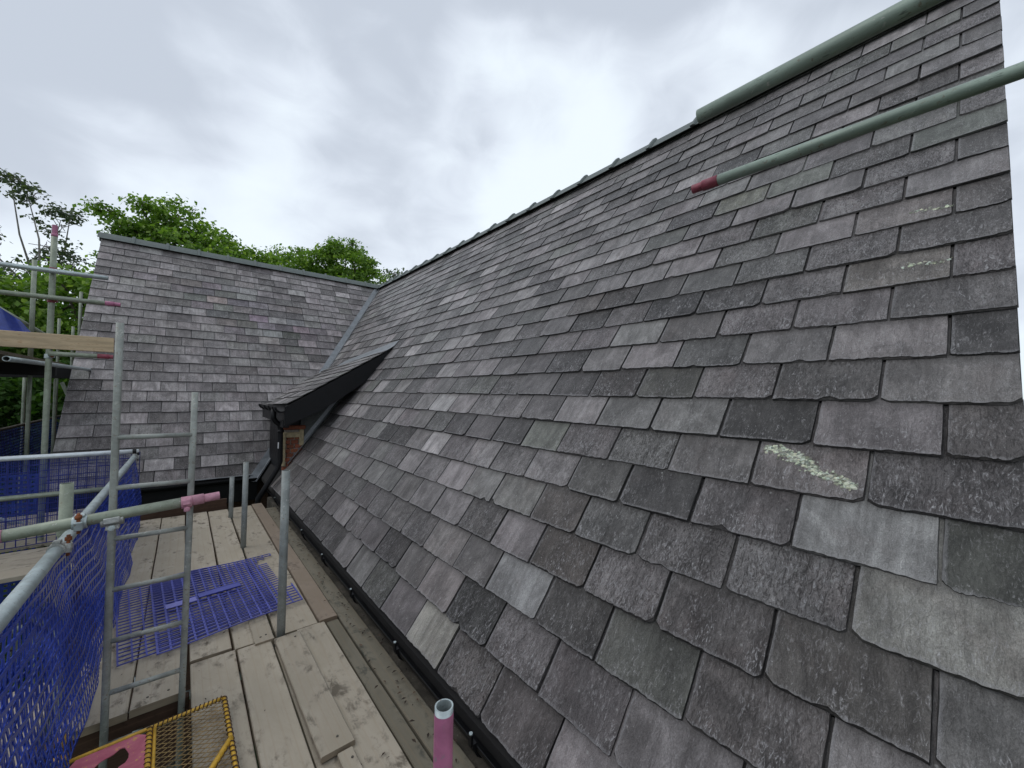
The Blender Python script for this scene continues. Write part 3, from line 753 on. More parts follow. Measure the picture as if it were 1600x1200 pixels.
# lower edge of the verge board meets the main slope where dz-D_ = main z
xe = (1.346-g_*1.139-.29-EZ+1.3333*EX)/(1.3333-g_)
top_ = [(x1, dz(x1, 6.34)-.004), (2.62, dz(2.62, 6.34)-.004)]
low_ = [(xe, EZ+1.3333*(xe-EX)+.0), (1.75, dz(1.75, 6.34)-D_-.05), (1.40, dz(1.40, 6.34)-D_-.03), (x1, dz(x1, 6.34)-D_+.03)]
mb = MB(); mb.prism(top_+low_, 1, 6.345, 6.375); mb.build('verge_board', M_BLACK, dorm)  # black board deepened to stand for the shaded soffit and cheek too
mb = MB(); mb.prism([(x1+.02, dz(x1, 6.34)-D_-.0), (1.45, dz(1.45, 6.34)-D_-.02), (xe-.02, EZ+1.3333*(xe-EX)), (xe-.02, EZ+1.3333*(xe-EX)+.02), (x1+.02, dz(x1, 6.34)-D_+.025)], 1, 6.376, 6.90)
mb.build('soffit', M_BLACK, dorm)
mb = MB(); mb.prism([(1.42, .55), (1.42, 1.20), (2.25, 1.75), (2.3, 1.72)], 1, 6.88, 6.93); mb.build('lead_cheek', mat_simple('shade_darkened_lead', (.075, .082, .08), .6, .1, 8, .3, .4, .003, stain=(.14, .15, .14)), dorm)  # lead colour darkened to paint the shade on the cheek
mb = MB()                                                    # soaker line between cheek and slates
q = []
for x in (1.25, 1.6, 2.0, 2.4):
    z_ = EZ+1.3333*(x-EX); q.append([(x, 6.80, z_+.034), (x, 6.872, z_+.040), (x, 6.876, z_+.13)])
for A_, B_ in zip(q, q[1:]):
    k = mb.add([Vector(p)+FM.n*.012 for p in A_+B_]); mb.face((k, k+3, k+4, k+1)); mb.face((k+1, k+4, k+5, k+2))
mb.build('soaker', M_LEAD, dorm, fix=False)
mb = MB(); mb.box((1.20, 6.94, -.6), (1.26, 8.2, 1.18)); mb.box((1.262, 6.94, -.6), (2.3, 6.98, 1.3)); mb.build('front_wall', M_BLACK, dorm)
mb = MB(); mb.box((1.13, 6.38, 1.06), (1.155, 8.6, 1.275)); mb.build('fascia_board', M_BLACK, dorm)
mb = MB(); half_gutter(mb, 1.062, 1.318, 6.33, 7.95, .066); gd = mb.build('gutter', M_BLACK, dorm)
bd2 = MB()
for i in range(8):
    a0, a1 = math.pi*(1+i*.125), math.pi*(1+(i+1)*.125)
    bd2.prism([(math.cos(a)*rr, math.sin(a)*rr) for a, rr in ((a0, .0665), (a1, .0665), (a1, .086), (a0, .086))], 1, -.03, .03)
bdm = bd2.mesh('gutter_bracket', M_BLACK, True)
for y in (6.42, 6.62, 7.0, 7.4, 7.9): 
    o = bpy.data.objects.new('gutter_bracket', bdm); COL.objects.link(o); o.parent = gd; o.location = (1.062, y, 1.318)
mb = MB(); mb.box((1.09, 6.40, 1.02), (1.17, 6.62, 1.12), bev=.006); mb.build('rainwater_outlet', M_BLACK, dorm)
mb = MB(); mb.tube([(1.015, 6.66, 1.28), (1.012, 6.66, 1.15), (1.05, 6.68, 1.09), (1.10, 6.69, 1.05), (1.115, 6.7, .98), (1.12, 6.7, .50), (1.09, 6.70, .40), (1.0, 6.7, .24), (.86, 6.7, 0.0), (.84, 6.72, -.3)], .036, 14)
dp = mb.build('downpipe', M_BLACK, dorm)
mb = MB(); mb.tube([(1.12, 6.7, .93), (1.12, 6.7, .97)], .043, 14); mb.build('pipe_collar', M_BLACK, dp)
mb = MB(); mb.box((1.078, 6.658, .70), (1.092, 6.664, .79)); mb.build('pipe_sticker', mat_simple('white_sticker', (.7, .7, .7), .5), dp)
# brick pier: courses of separate bricks with cream stone dressing
mb = MB(); mb.box((1.185, 6.885, .05), (1.455, 6.935, .98)); mb.build('mortar_core', M_MORTAR, dorm)
z_ = .06; row = 0
while z_ < .84:
    x = 1.18 if row % 2 == 0 else 1.12
    while x < 1.45:
        a_, b_ = max(x, 1.18), min(x+.105, 1.46)
        if b_-a_ > .02:
            mb = MB(); k_ = rand.uniform(.7, 1.2); mb.box((a_, 6.862, z_), (b_-.008, 6.92, z_+.058), bev=.004, tint=(k_, k_*rand.uniform(.9, 1.1), k_, 1)); mb.build('brick', M_BRICK, dorm)
        x += .112
    z_ += .067; row += 1
mb = MB(); mb.box((1.175, 6.842, .40), (1.213, 6.93, .91), bev=.006); mb.box((1.213, 6.846, .83), (1.42, 6.93, .91), bev=.006); mb.box((1.40, 6.842, .70), (1.462, 6.93, .95), bev=.006); mb.build('stone_surround', M_CREAM, dorm)
mb = MB(); mb.box((1.165, 6.80, .955), (1.475, 6.95, 1.015), bev=.008); mb.build('brick_cap', M_BRICK, dorm)

# ================================================================== SCAFFOLD
TR, TB = .02415, .0202
tube_n = [0]
def tube(p, q, mat, label, name='scaffold_tube', cat='scaffold tube', group=None, paint=None, paint_len=.09, seg=20, both=False, wob=0):
    p, q = Vector(p), Vector(q)
    base = p if p.z <= q.z else q
    t = empty(name, tuple(base), label, cat, group)
    d = (q-p).normalized(); L = (q-p).length
    mb = MB(); n = max(2, int(L/.5)); pts = [p+d*L*i/n for i in range(n+1)]
    mb.tube(pts, TR, seg, bore=TB); mb.build('pipe', mat, t, fix=False)
    ends = []
    if paint: ends = [q] if not both else [q, p]
    for e_ in ends:
        dd = d if e_ is q else -d
        mb = MB(); mb.tube([e_-dd*paint_len, e_+dd*.001], TR+.0009, seg, bore=TB+.0002, caps=True); mb.build('painted_end', paint, t, fix=False)
    return t
def coupler(t, c, axis, mat=M_GALV, r=.0285, w=.046, bolt=(0, 0, 1), boltmat=M_RUST):
    """a clamp band round a tube at c with a bolt and nut, a part of tube t"""
    c = Vector(c); ax = Vector(axis).normalized(); b = Vector(bolt).normalized()
    mb = MB(); mb.tube([c-ax*w/2, c-ax*w*.42, c-ax*w*.3, c+ax*w*.3, c+ax*w*.42, c+ax*w/2], r, 14)
    sd = ax.cross(b).normalized()
    M = Matrix((ax, sd, b)).transposed().to_4x4(); M.translation = c
    mb.box((-w*.36, -.013, .022), (w*.36, .013, .038), M=M, bev=.003)
    mb.box((-w*.30, r-.006, -.02), (w*.30, r+.016, .02), M=M, bev=.003)
    o = mb.build('coupler', mat, t)
    mb = MB(); mb.tube([c+sd*(r+.004)-b*.035, c+sd*(r+.004)+b*.055], .0065, 8); mb.tube([c+sd*(r+.004)+b*.032, c+sd*(r+.004)+b*.046], .0125, 6)
    x = mb.build('bolt', boltmat, None); x.parent = o; x.matrix_parent_inverse = o.matrix_world.inverted() if False else Matrix.Translation(-Vector(t.location))
    x.matrix_parent_inverse = Matrix.Identity(4)
    for v in x.data.vertices: pass
    return o

# fix: children of 'coupler' share the same world-space vertices as the coupler mesh
T2 = tube((-.405, -.4, .902), (-.40, 6.06, .800), M_GALV, 'thick pale galvanised handrail running away along the top of the near blue net')
coupler(T2, (-.402, 2.56, .861), (0, 1, 0), M_DULL, bolt=(0, 0, 1))
coupler(T2, (-.40, 5.93, .802), (0, 1, 0), M_DULL, bolt=(0, 0, 1), boltmat=M_BLACK)
T3 = tube((-.60, 2.53, .952), (.092, 2.565, 1.000), M_OLIVE, 'short crosswise tube with pink ends clamped in front of the ladder', paint=M_PALEPINK, paint_len=.055, both=True)
coupler(T3, (-.335, 2.543, .967), (1, 0, 0), M_GALV, bolt=(0, -.2, 1))
coupler(T3, (.025, 2.562, .992), (1, .0, .06), M_PALEPINK, r=.029, w=.042, bolt=(0, -1, .2), boltmat=M_PALEPINK)
coupler(T3, (-.235, 2.553, .958), (1, .0, .06), M_DULL, r=.0275, w=.075, bolt=(0, -1, .1), boltmat=M_GALV)
T1 = tube((-3.2, 6.0, .868), (-.367, 6.0, .859), M_BRIGHT, 'upper galvanised rail of the far blue net, ending at its corner')
coupler(T1, (-.40, 6.0, .86), (1, 0, 0), M_BLACK, w=.03, bolt=(0, -1, 0), boltmat=M_RUST)
T4 = tube((-3.2, 6.0, .492), (-.45, 6.0, .478), M_OLIVE, 'lower dull rail across the middle of the far blue net')
S0 = tube((-.425, 2.86, -4.6), (-.425, 2.86, 1.090), M_OLIVE, 'stout olive grey standard poking up behind the clamped crosswise tube', 'scaffold_pole', 'scaffold pole')
coupler(S0, (-.425, 2.86, .865), (0, 0, 1), M_OLIVE, bolt=(0, -1, 0))
GP = 'uprights standing along the deck edge by the slate roof'
S1 = tube((.512, 2.868, -.25), (.513, 2.858, 1.048), M_POLE, 'tallest bare upright rising through the deck beside the blue grating', 'scaffold_pole', 'scaffold pole', GP)
S2 = tube((.491, 4.716, -.25), (.494, 4.715, .838), M_POLE, 'middle bare upright on the deck behind the blue grating', 'scaffold_pole', 'scaffold pole', GP)
S3 = tube((.478, 5.906, -.25), (.480, 5.906, .491), M_POLE, 'short upright at the far end of the deck below the side wing eaves', 'scaffold_pole', 'scaffold pole', GP)
S4 = tube((.545, .915, -.25), (.545, .915, .742), M_GALV, 'open topped upright painted pink, nearest the camera at the gutter', 'scaffold_pole', 'scaffold pole', GP)
mb = MB(); mb.tube([(.545, .915, .2), (.545, .915, .727)], TR+.0008, 24, caps=False); mb.build('pink_sleeve', M_PINK, S4, fix=False)
# two tubes passing over the main roof from behind the camera
U1 = tube((1.470, -1.3, 2.60), (1.432, .672, 2.59), M_GREENTUBE, 'green grey tube crossing in front of the main ridge line', seg=28)
U2 = tube((2.00, -1.6, 2.555), (1.907, .872, 2.58), M_GREENTUBE, 'green grey tube with a dark red end crossing over the main slope', paint=M_RED, paint_len=.07, seg=28)
tube((4.6, -3, 2.79), (4.6, -.2, 2.78), M_GALV, 'upper thin rail seen beyond the right hand verge')
tube((4.6, -3, 2.46), (4.6, -.2, 2.46), M_GALV, 'lower thin rail seen beyond the right hand verge')

# left hand scaffold at the end of the side wing
A0 = tube((-1.10, 6.2, -4.6), (-1.083, 6.2, 3.15), M_OLIVE, 'tall pale green standard with a red tip in front of the trees', 'scaffold_pole', 'scaffold pole', paint=M_PINK, paint_len=.03)
coupler(A0, (-1.085, 6.2, 2.77), (0, 0, 1), M_RED, w=.045, bolt=(0, -1, 0)); coupler(A0, (-1.087, 6.2, 2.45), (0, 0, 1), M_RED, w=.045, bolt=(0, -1, 0)); coupler(A0, (-1.09, 6.2, 1.87), (0, 0, 1), M_GALV, w=.045, bolt=(0, -1, 0))
tube((-3.6, 6.14, 2.725), (-.672, 6.14, 2.752), M_GALV, 'topmost guard rail reaching onto the side wing roof, with a bare end')
tube((-3.6, 6.14, 2.455), (-.618, 6.14, 2.476), M_OLIVE, 'second guard rail above the tan toe board, with a pink end', paint=M_PINK, paint_len=.07)
tube((-1.08, 6.14, 1.897), (-.64, 6.14, 1.893), M_OLIVE, 'short stub below the tan toe board, with a red end', paint=M_RED, paint_len=.09)
tube((-1.22, 5.55, 1.80), (-1.20, 9.6, 1.845), M_GALV, 'transom under the upper platform with its open end towards the camera')
GB = 'background standards among the trees'
for (x, y, z, lb) in ((-1.56, 8.0, 3.22, 'background standard left of the tall red tipped one, crossed by both guard rails'), (-1.50, 10.6, 3.30, 'slim background standard just left of the side wing verge'),
                      (-2.15, 13.0, 3.05, 'shorter background standard rising just right of the tall red tipped one'), (-1.97, 13.2, 2.92, 'stub of a background standard midway to the side wing verge'),
                      (-2.24, 11.2, 1.84, 'leftmost thin standard under the upper platform'), (-1.77, 9.1, 1.72, 'second thin standard under the upper platform'), (-1.56, 9.4, 1.68, 'thin standard under the platform next to the verge')):
    tube((x, y, 1.93 if z > 3.1 else -4.6), (x, y, z), M_OLIVE, lb, 'scaffold_pole', 'scaffold pole', GB, seg=12)
tube((-2.05, 7.7, 2.72), (-1.30, 8.3, 2.12), M_OLIVE, 'slanting brace between the guard rails at far left', seg=12)
tube((-1.48, 9.3, 1.62), (-1.22, 9.0, 1.0), M_OLIVE, 'dark slanting brace near the verge below the upper platform', seg=12)
tube((-2.2, 6.9, .86), (-2.2, 15, .88), M_EARTH, 'dark ledger receding among the background standards', seg=12)
tube((-2.3, 6.9, .2), (-2.25, 15, .2), M_EARTH, 'lower dark ledger receding through the distant blue net', seg=12)
tube((-2.6, 6.62, .72), (-1.1, 7.2, -.2), M_GALV, 'slanting brace seen through the far blue net', seg=12)
tube((-2.2, 4.2, -.10), (-.5, 4.25, -.10), M_OLIVE, 'transom below the deck seen left of the near handrail', seg=14)
tube((-1.1, 2.95, -.20), (1.0, 2.95, -.20), M_GALV, 'transom crossing the ladder opening below the boards', seg=14)
tube((-.16, 3.3, -4.6), (-.16, 3.3, -.18), M_GALV, 'upright under the boards seen through the ladder opening', 'scaffold_pole', 'scaffold pole', seg=14)
tube((-.7, 2.8, -.9), (.5, 3.3, -.5), M_EARTH, 'dark diagonal tube deep inside the ladder opening', seg=14)

# boards --------------------------------------------------------------
def board(x0, x1, y0, y1, z, label, mat=M_BOARD, th=.038, tilt=(0, 0, 0), bands=False, group=None, nails=()):
    cx, cy = (x0+x1)/2, (y0+y1)/2
    o = empty('scaffold_board', (cx, cy, z-th), label, 'scaffold board', group)
    mb = MB(); lx, ly = (x1-x0)/2, (y1-y0)/2
    M = Matrix.Translation((cx, cy, z-th)) @ Matrix.Rotation(tilt[2], 4, 'Z') @ Matrix.Rotation(tilt[0], 4, 'X') @ Matrix.Rotation(tilt[1], 4, 'Y')
    # ragged long edges
    rd = random.Random(int(abs(x0*1000+y0*77+z*31))); n = 14 if ly > lx else 14
    along = 1 if ly >= lx else 0; hl = max(lx, ly); hw = min(lx, ly); b = .004
    rows = []
    for i in range(n+1):
        t = -hl+2*hl*i/n; e1 = hw-rd.uniform(0, .003); e2 = -hw+rd.uniform(0, .003); sag = -.0015*rd.random()
        sec = [(e2+b, th+sag), (e1-b, th+sag), (e1, th-b+sag), (e1, 0), (e2, 0), (e2, th-b+sag)]
        P = [(s_, t, z_) if along else (t, -s_, z_) for s_, z_ in sec]
        rows.append((mb.add([M @ Vector(p) for p in P]), t, sec))
    for (k0, t0, s0), (k1, t1, s1) in zip(rows, rows[1:]):
        for j in range(6):
            j2 = (j+1) % 6
            mb.face((k0+j, k0+j2, k1+j2, k1+j), 0, [(t0, s0[j][0]+s0[j][1]), (t0, s0[j2][0]+s0[j2][1]), (t1, s1[j2][0]+s1[j2][1]), (t1, s1[j][0]+s1[j][1])])
    for k, t, s_ in (rows[0], rows[-1]): mb.face([k+i for i in range(6)], 0, [(q[0]*.2, q[1]) for q in s_], (.75, .7, .65, 1))
    mb.build('plank', mat, o, fix=True)
    for (nx, ny) in nails:
        mb = MB(); mb.tube([M @ Vector((nx-cx, ny-cy, th-.001)), M @ Vector((nx-cx, ny-cy, th+.0022))], .0055, 8); mb.build('nail_head', M_EARTH, o)
    return o
FY = 6.36
board(-.395, -.168, 2.655, FY, 0, 'deck board at the foot of the near blue net', tilt=(0, 0, 0))
board(-.162, .050, 2.66, FY-.02, 0, 'long deck board running behind the ladder to the far end', nails=((-.1, 2.72), (-.02, 2.72)))
board(.066, .266, 2.93, FY, 0, 'deck board right of the ladder with the blue grating across it')
board(.276, .478, 2.90, FY-.02, 0, 'deck board under the right part of the blue grating')
board(.492, .738, 2.893, FY+.0, 0, 'wide deck board with the two shorter uprights standing on it')
board(.742, .860, 2.885, FY, .012, 'narrow brownish board by the gutter beyond the tall upright', mat=M_TAUPE)
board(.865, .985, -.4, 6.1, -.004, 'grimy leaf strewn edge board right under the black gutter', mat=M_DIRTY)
board(.068, .279, -.5, 2.905, -.006, 'stained board in the near bay beside the ladder opening')
board(.286, .462, -.5, 2.885, 0, 'split board in the near bay, second from the ladder opening')
board(.468, .600, -.5, 2.80, -.010, 'sunken board below the short loose plank')
board(.606, .775, -.5, 2.888, 0, 'broad knotty board in the near bay right of the short loose plank')
board(.784, .860, -.5, 2.878, -.010, 'narrow grey board in the near bay beside the dark gap', mat=M_DIRTY)
board(.474, .618, 1.795, 2.825, .026, 'short loose plank laid on top of the near boards, its end at the tall upright', th=.026, tilt=(-.0, 0, .012), nails=((.58, 2.77), (.56, 1.86)))
board(.545, .61, .9, 1.775, .022, 'second loose plank end at the bottom edge of the view', th=.022, tilt=(0, 0, .01), nails=((.59, 1.72),))
board(.372, .478, 2.86, 3.20, .012, 'short board end with two nails left of the tall upright', nails=((.41, 2.92), (.44, 2.93)))
# left branch of the deck: boards running crosswise
GW = 'crosswise boards beyond the near handrail'
board(-4.0, -.55, 5.10, 5.32, .0, 'front tan board of the left hand branch deck', group=GW, mat=M_BOARD)
board(-4.0, -.55, 5.33, 5.56, .0, 'second tan board of the left hand branch deck', group=GW)
board(-4.0, -.55, 5.57, 5.86, .0, 'third tan board of the left hand branch deck, next to the far net', group=GW)
for i in range(6): board(-4.5, -.58, 6.08+.235*i, 6.305+.235*i, -.01, ['pale board just behind the far blue net', 'second pale board behind the far blue net', 'third pale board behind the far blue net', 'fourth pale board behind the far blue net', 'fifth pale board behind the far blue net', 'pale board furthest behind the blue net'][i], group=GW)
# toe boards
t = board(-.40, .47, FY+.03, FY+.068, .125, 'dark brown toe board closing the far end of the deck', mat=M_BROWN, th=.14)
def vboard(x0, x1, y, z0, z1, label, mat):
    o = empty('toe_board', ((x0+x1)/2, y, z0), label, 'toe board')
    mb = MB(); mb.box((x0, y, z0), (x1, y+.036, z1), bev=.004); mb.build('plank', mat, o)
    return o
vboard(-3.6, -.612, 6.17, 1.945, 2.105, 'pale tan toe board with orange stains above the left guard tubes', M_TAN)
for i_, (y_, zb_) in enumerate(((8.8, 1.72), (10.2, 1.70))):
    o = empty('platform_bearer', (-2.7, y_, zb_), ('nearer', 'further')[i_]+' blackened bearer added to darken the underside of the upper left platform', 'timber')
    mb = MB(); mb.box((-3.9, y_, zb_), (-1.47, y_+.07, 1.884), bev=.004); mb.build('beam', M_UNDER, o)  # near-black beams added as the shade under the platform
for i in range(14):
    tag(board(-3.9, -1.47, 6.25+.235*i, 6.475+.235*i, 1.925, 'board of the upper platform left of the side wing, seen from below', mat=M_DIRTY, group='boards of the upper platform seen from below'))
o = empty('deck_bearer', (0, 2.64, -.12), 'dark brown bearer under the board ends at the ladder opening', 'timber')
mb = MB(); mb.box((-.5, 2.672, -.115), (.064, 2.72, -.042), bev=.004); mb.build('beam', M_BROWN, o)

# ladder --------------------------------------------------------------
lad = empty('ladder', (-.1, 2.6, -4.6), 'grey steel access ladder rising through the deck opening', 'ladder')
def stile(x0, z0, x1, z1, y):
    mb = MB(); p, q = Vector((x0, y, z0)), Vector((x1, y+.02, z1)); d = (q-p).normalized(); sx = Vector((1, 0, 0)); sx = (sx-d*sx.dot(d)).normalized(); sy = d.cross(sx)
    n = 12; ks = []
    for i in range(n+1):
        c = p+(q-p)*i/n
        hw, hd, b = .0135, .016, .005
        sec = [(-hw+b, -hd), (hw-b, -hd), (hw, -hd+b), (hw, hd-b), (hw-b, hd), (-hw+b, hd), (-hw, hd-b), (-hw, -hd+b)]
        ks.append(mb.add([c+sx*a+sy*b_ for a, b_ in sec]))
    for k0, k1 in zip(ks, ks[1:]):
        for j in range(8): mb.face((k0+j, k0+(j+1) % 8, k1+(j+1) % 8, k1+j), 0, None, (1, 1, 1, 1), True)
    for k in (ks[0], ks[-1]): mb.face([k+j for j in range(8)])
    return mb.build('stile', M_LADDER, lad)
stile(-.240, -2.6, -.242, 1.865, 2.605); stile(.014, -2.6, .044, 1.542, 2.605)
z_ = 1.325; i = 0
while z_ > -2.5:
    mb = MB(); xr = .014+(.030)*(z_+2.6)/4.14
    mb.tube([(-.234, 2.615, z_), (xr-.006, 2.615, z_-.002)], .0115, 14); mb.build('rung', M_LADDER, lad); z_ -= .2365

# netting --------------------------------------------------------------
def net(name, label, fn, nu, nv, wu=.010, wv=.010, tk=.003, mat=M_NET, cat='netting', su=None, parent=None, holes=None):
    """fn(i,j)->(P,N) node positions; strands are square section bars along both directions"""
    P = np.zeros((nu+1, nv+1, 3)); N = np.zeros((nu+1, nv+1, 3))
    for i in range(nu+1):
        for j in range(nv+1):
            p, n_ = fn(i/nu, j/nv); P[i, j] = p; N[i, j] = n_
    V = []; Fc = []
    def bar(line, nr, w, off):
        k = len(V); m_ = len(line)
        T = np.gradient(line, axis=0); T /= np.linalg.norm(T, axis=1)[:, None]+1e-9
        S = np.cross(T, nr); S /= np.linalg.norm(S, axis=1)[:, None]+1e-9
        for a, b_ in ((-1, -1), (1, -1), (1, 1), (-1, 1)): pass
        for q in range(m_):
            c = line[q]+nr[q]*off
            for a, b_ in ((-1, -1), (1, -1), (1, 1), (-1, 1)): V.append(tuple(c+S[q]*a*w/2+nr[q]*b_*tk/2))
        for q in range(m_-1):
            a = k+q*4
            for e_ in range(4):
                e2 = (e_+1) % 4; Fc.append((a+e_, a+e2, a+4+e2, a+4+e_))
    for i in range(nu+1): bar(P[i], N[i], wv, 0)
    for j in range(nv+1): bar(P[:, j], N[:, j], wu, tk*.7)
    me = bpy.data.meshes.new(name); me.from_pydata(V, [], Fc); me.materials.append(mat)
    ca = me.color_attributes.new('tint', 'FLOAT_COLOR', 'CORNER'); ca.data.foreach_set('color', np.ones(len(me.loops)*4, dtype=np.float32))
    return link(name, me, parent)
def side_fn(off, seed, z0=.0, ph=0):
    def fn(u, v):
        y = -.35+6.45*u; zt = .885-.0135*y; z = z0+(zt-z0)*v
        x = -.402+.075*(1-v)**1.5*(1 if y < 5 else .7)+.022*math.sin(y*2.3+seed)*math.sin(v*3.1)*(1-.3*v)+.007*math.sin(y*7.1+v*5+seed)+.003*math.sin(y*17+v*13+seed*2)+off*(1-v*.6)
        z += .016*math.sin(y*3.3+seed)*(1-v)+.005*math.sin(y*11+seed*3)*(1-v)*v*4
        return (x, y+.02*math.sin(v*4+seed), z), (1, 0, 0)
    return fn
nt_ = empty('debris_netting', (-.36, 2.8, 0), 'crumpled blue plastic netting hanging from the near handrail down to the deck', 'netting')
net('net_layer', None, side_fn(.012, 0), 158, 15, .015, .013, parent=nt_)
net('net_layer', None, side_fn(-.026, 1.9, .01), 140, 14, .016, .013, parent=nt_)
board(-.70, -.475, -.5, 3.25, -.03, 'pale outer board beyond the near net, glimpsed through its mesh')
board(-.93, -.71, -.5, 2.6, -.03, 'second outer board beyond the near net, furthest from the roof')
n2_ = empty('debris_netting', (-1.8, 6.03, 0), 'open square blue netting strung along the far cross rails', 'netting')
def far_fn(u, v):
    x = -3.2+2.84*u; z = -.0+.85*v; return (x, 6.035+.015*math.sin(x*3+v*2), z+.008*math.sin(x*6)), (0, -1, 0)
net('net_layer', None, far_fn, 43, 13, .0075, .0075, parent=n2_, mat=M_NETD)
def far_veil(u, v):
    x = -3.2+2.78*u; z = .12+.72*v; return (x, 6.055+.012*math.sin(x*5+v*4), z+.006*math.sin(x*9)), (0, -1, 0)
net('net_veil', None, far_veil, 190, 50, .0028, .0028, tk=.0015, parent=n2_)
def far_fn2(u, v):
    x = -3.2+1.55*u; z = .30+.56*v; return (x, 6.07+.02*math.sin(x*4+v*3), z), (0, -1, 0)
net('net_layer', None, far_fn2, 60, 24, .013, .013, parent=n2_)
n3_ = empty('debris_netting', (-1.7, 7.4, 2.1), 'small blue net flap hanging behind the left guard rails', 'netting')
def flap(u, v):
    zt = 2.62-.26*u; zb = 2.10; w0, w1 = -1.86, -1.84; x = (-1.88+.30*u)+(1-v)*(.03*u+.14*u); z = zb+(zt-zb)*v
    return (x, 7.6+.02*math.sin(u*9), z), (0, -1, 0)
net('net_layer', None, flap, 30, 34, .011, .013, parent=n3_)
n4_ = empty('debris_netting', (-2.2, 11, .1), 'distant dark blue netting below the receding ledger', 'netting')
def far4(u, v): y = 7+8*u; return (-2.22, y, .0+.85*v), (1, 0, 0)
net('net_layer', None, far4, 110, 16, .022, .03, parent=n4_)
n5_ = empty('debris_netting', (-2.0, 8.4, -1.2), 'blue netting on the lower lift seen under the far rails', 'netting')
def far5(u, v): return (-4.5+3.1*u, 8.0, -1.2+1.6*v), (0, -1, 0)
net('net_layer', None, far5, 50, 26, .03, .03, parent=n5_)

# blue grating lying on the deck
gr = empty('plastic_grating', (.15, 3.7, .0), 'blue slotted plastic grating lying flat across the deck boards', 'grating')
def grate(corn, nx, ny, z, wx, wy, skip, name='grating_sheet'):
    A, B, C_, D2 = [np.array(c) for c in corn]       # far-left, near-left, near-right, far-right
    mb = MB()
    def P(u, v, h=0):
        p = (A*(1-v)+B*v)*(1-u)+(D2*(1-v)+C_*v)*u; return Vector((p[0], p[1], z+h+.006*math.sin(u*5+v*4)))
    def bar(u0, v0, u1, v1, w, h):
        p, q = P(u0, v0, h), P(u1, v1, h); d = (q-p).normalized(); s_ = Vector((-d.y, d.x, 0))*w/2; up = Vector((0, 0, .003))
        k = mb.add([p-s_-up, p+s_-up, q+s_-up, q-s_-up, p-s_+up, p+s_+up, q+s_+up, q-s_+up])
        for f in ((0, 3, 2, 1), (4, 5, 6, 7), (0, 1, 5, 4), (1, 2, 6, 5), (2, 3, 7, 6), (3, 0, 4, 7)): mb.face([k+i for i in f])
    for i in range(nx+1):
        for j in range(ny):
            if skip(i/nx, (j+.5)/ny, 'x'): continue
            bar(i/nx, j/ny, i/nx, (j+1)/ny, wx, 0)
    for j in range(ny+1):
        for i in range(nx):
            if skip((i+.5)/nx, j/ny, 'y'): continue
            bar(i/nx, j/ny, (i+1)/nx, j/ny, wy, .002)
    return mb.build(name, M_MAT, gr, fix=False)
def sk1(u, v, k):
    if u > .93: return not (v < .06 or v > .72)
    if u > .86 and .10 < v < .2: return True
    return False
grate([(-.352, 4.205), (-.242, 3.09), (.71, 3.23), (.66, 4.33)], 16, 25, .022, .0085, .0062, sk1)
grate([(-.165, 4.235), (-.075, 3.06), (.56, 3.16), (.50, 4.27)], 11, 25, .034, .011, .0085, lambda u, v, k: False)
mb = MB(); M = Matrix.Translation((.14, 3.71, .043)) @ Matrix.Rotation(.12, 4, 'Z'); mb.box((-.02, -.035, -.003), (.24, .035, .003), M=M, bev=.001); mb.build('solid_strip', M_MAT, gr)
mb = MB(); M = Matrix.Translation((-.02, 3.66, .040)) @ Matrix.Rotation(.12, 4, 'Z'); mb.box((-.04, -.035, -.003), (.13, .035, .003), M=M, bev=.001); mb.build('solid_strip', mat_simple('faded_blue_plastic', (.20, .20, .52), .5, 0, 5, .1, 0), gr)

# yellow framed hatch with pink plate -----------------------------------
ha = empty('hatch_cover', (-.06, 2.2, .04), 'yellow framed wire mesh hatch with a worn pink plate beside the ladder opening', 'hatch')
def hp(u, v, h=0):                                    # u 0..1 left->right, v 0 at far edge
    far = np.array([-.315, 2.372]); fr_ = np.array([.191, 2.400]); nr = np.array([.203, 1.70]); nl = np.array([-.30, 1.66])
    p = (far*(1-u)+fr_*u)*(1-v)+(nl*(1-u)+nr*u)*v; return Vector((p[0], p[1], .052+h))
def hbar(a, b, w=.016, t_=.010, mat=M_YELLOW, name='frame_bar', h=0):
    mb = MB(); p, q = hp(*a, h), hp(*b, h); mb.tube([p+(q-p)*i/10 for i in range(11)], w/2, 10); return mb.build(name, mat, ha)
hbar((0, 0), (1, 0)); hbar((1, 0), (1, 1)); hbar((.47, 0), (.47, 1), .02); hbar((.49, 1.0), (1, .43), .022, h=.004); hbar((.505, 0), (.505, 1), .012)
# spiral wire lacing on the bars
def lace(a, b, turns):
    mb = MB(); p, q = hp(*a), hp(*b); d = (q-p).normalized(); s_ = d.cross(Vector((0, 0, 1))).normalized(); n = turns*8; pts = []
    for i in range(n+1):
        w = 2*math.pi*i/8; pts.append(p+(q-p)*i/n+(s_*math.cos(w)+Vector((0, 0, 1))*math.sin(w))*.0115)
    mb.tube(pts, .0022, 5); mb.build('wire_lacing', M_BROWN, ha, fix=False)
lace((.49, 0), (1, 0), 16); lace((1, 0), (1, 1), 24); lace((.49, 1), (1, .43), 20); lace((.47, 0), (.47, 1), 26)
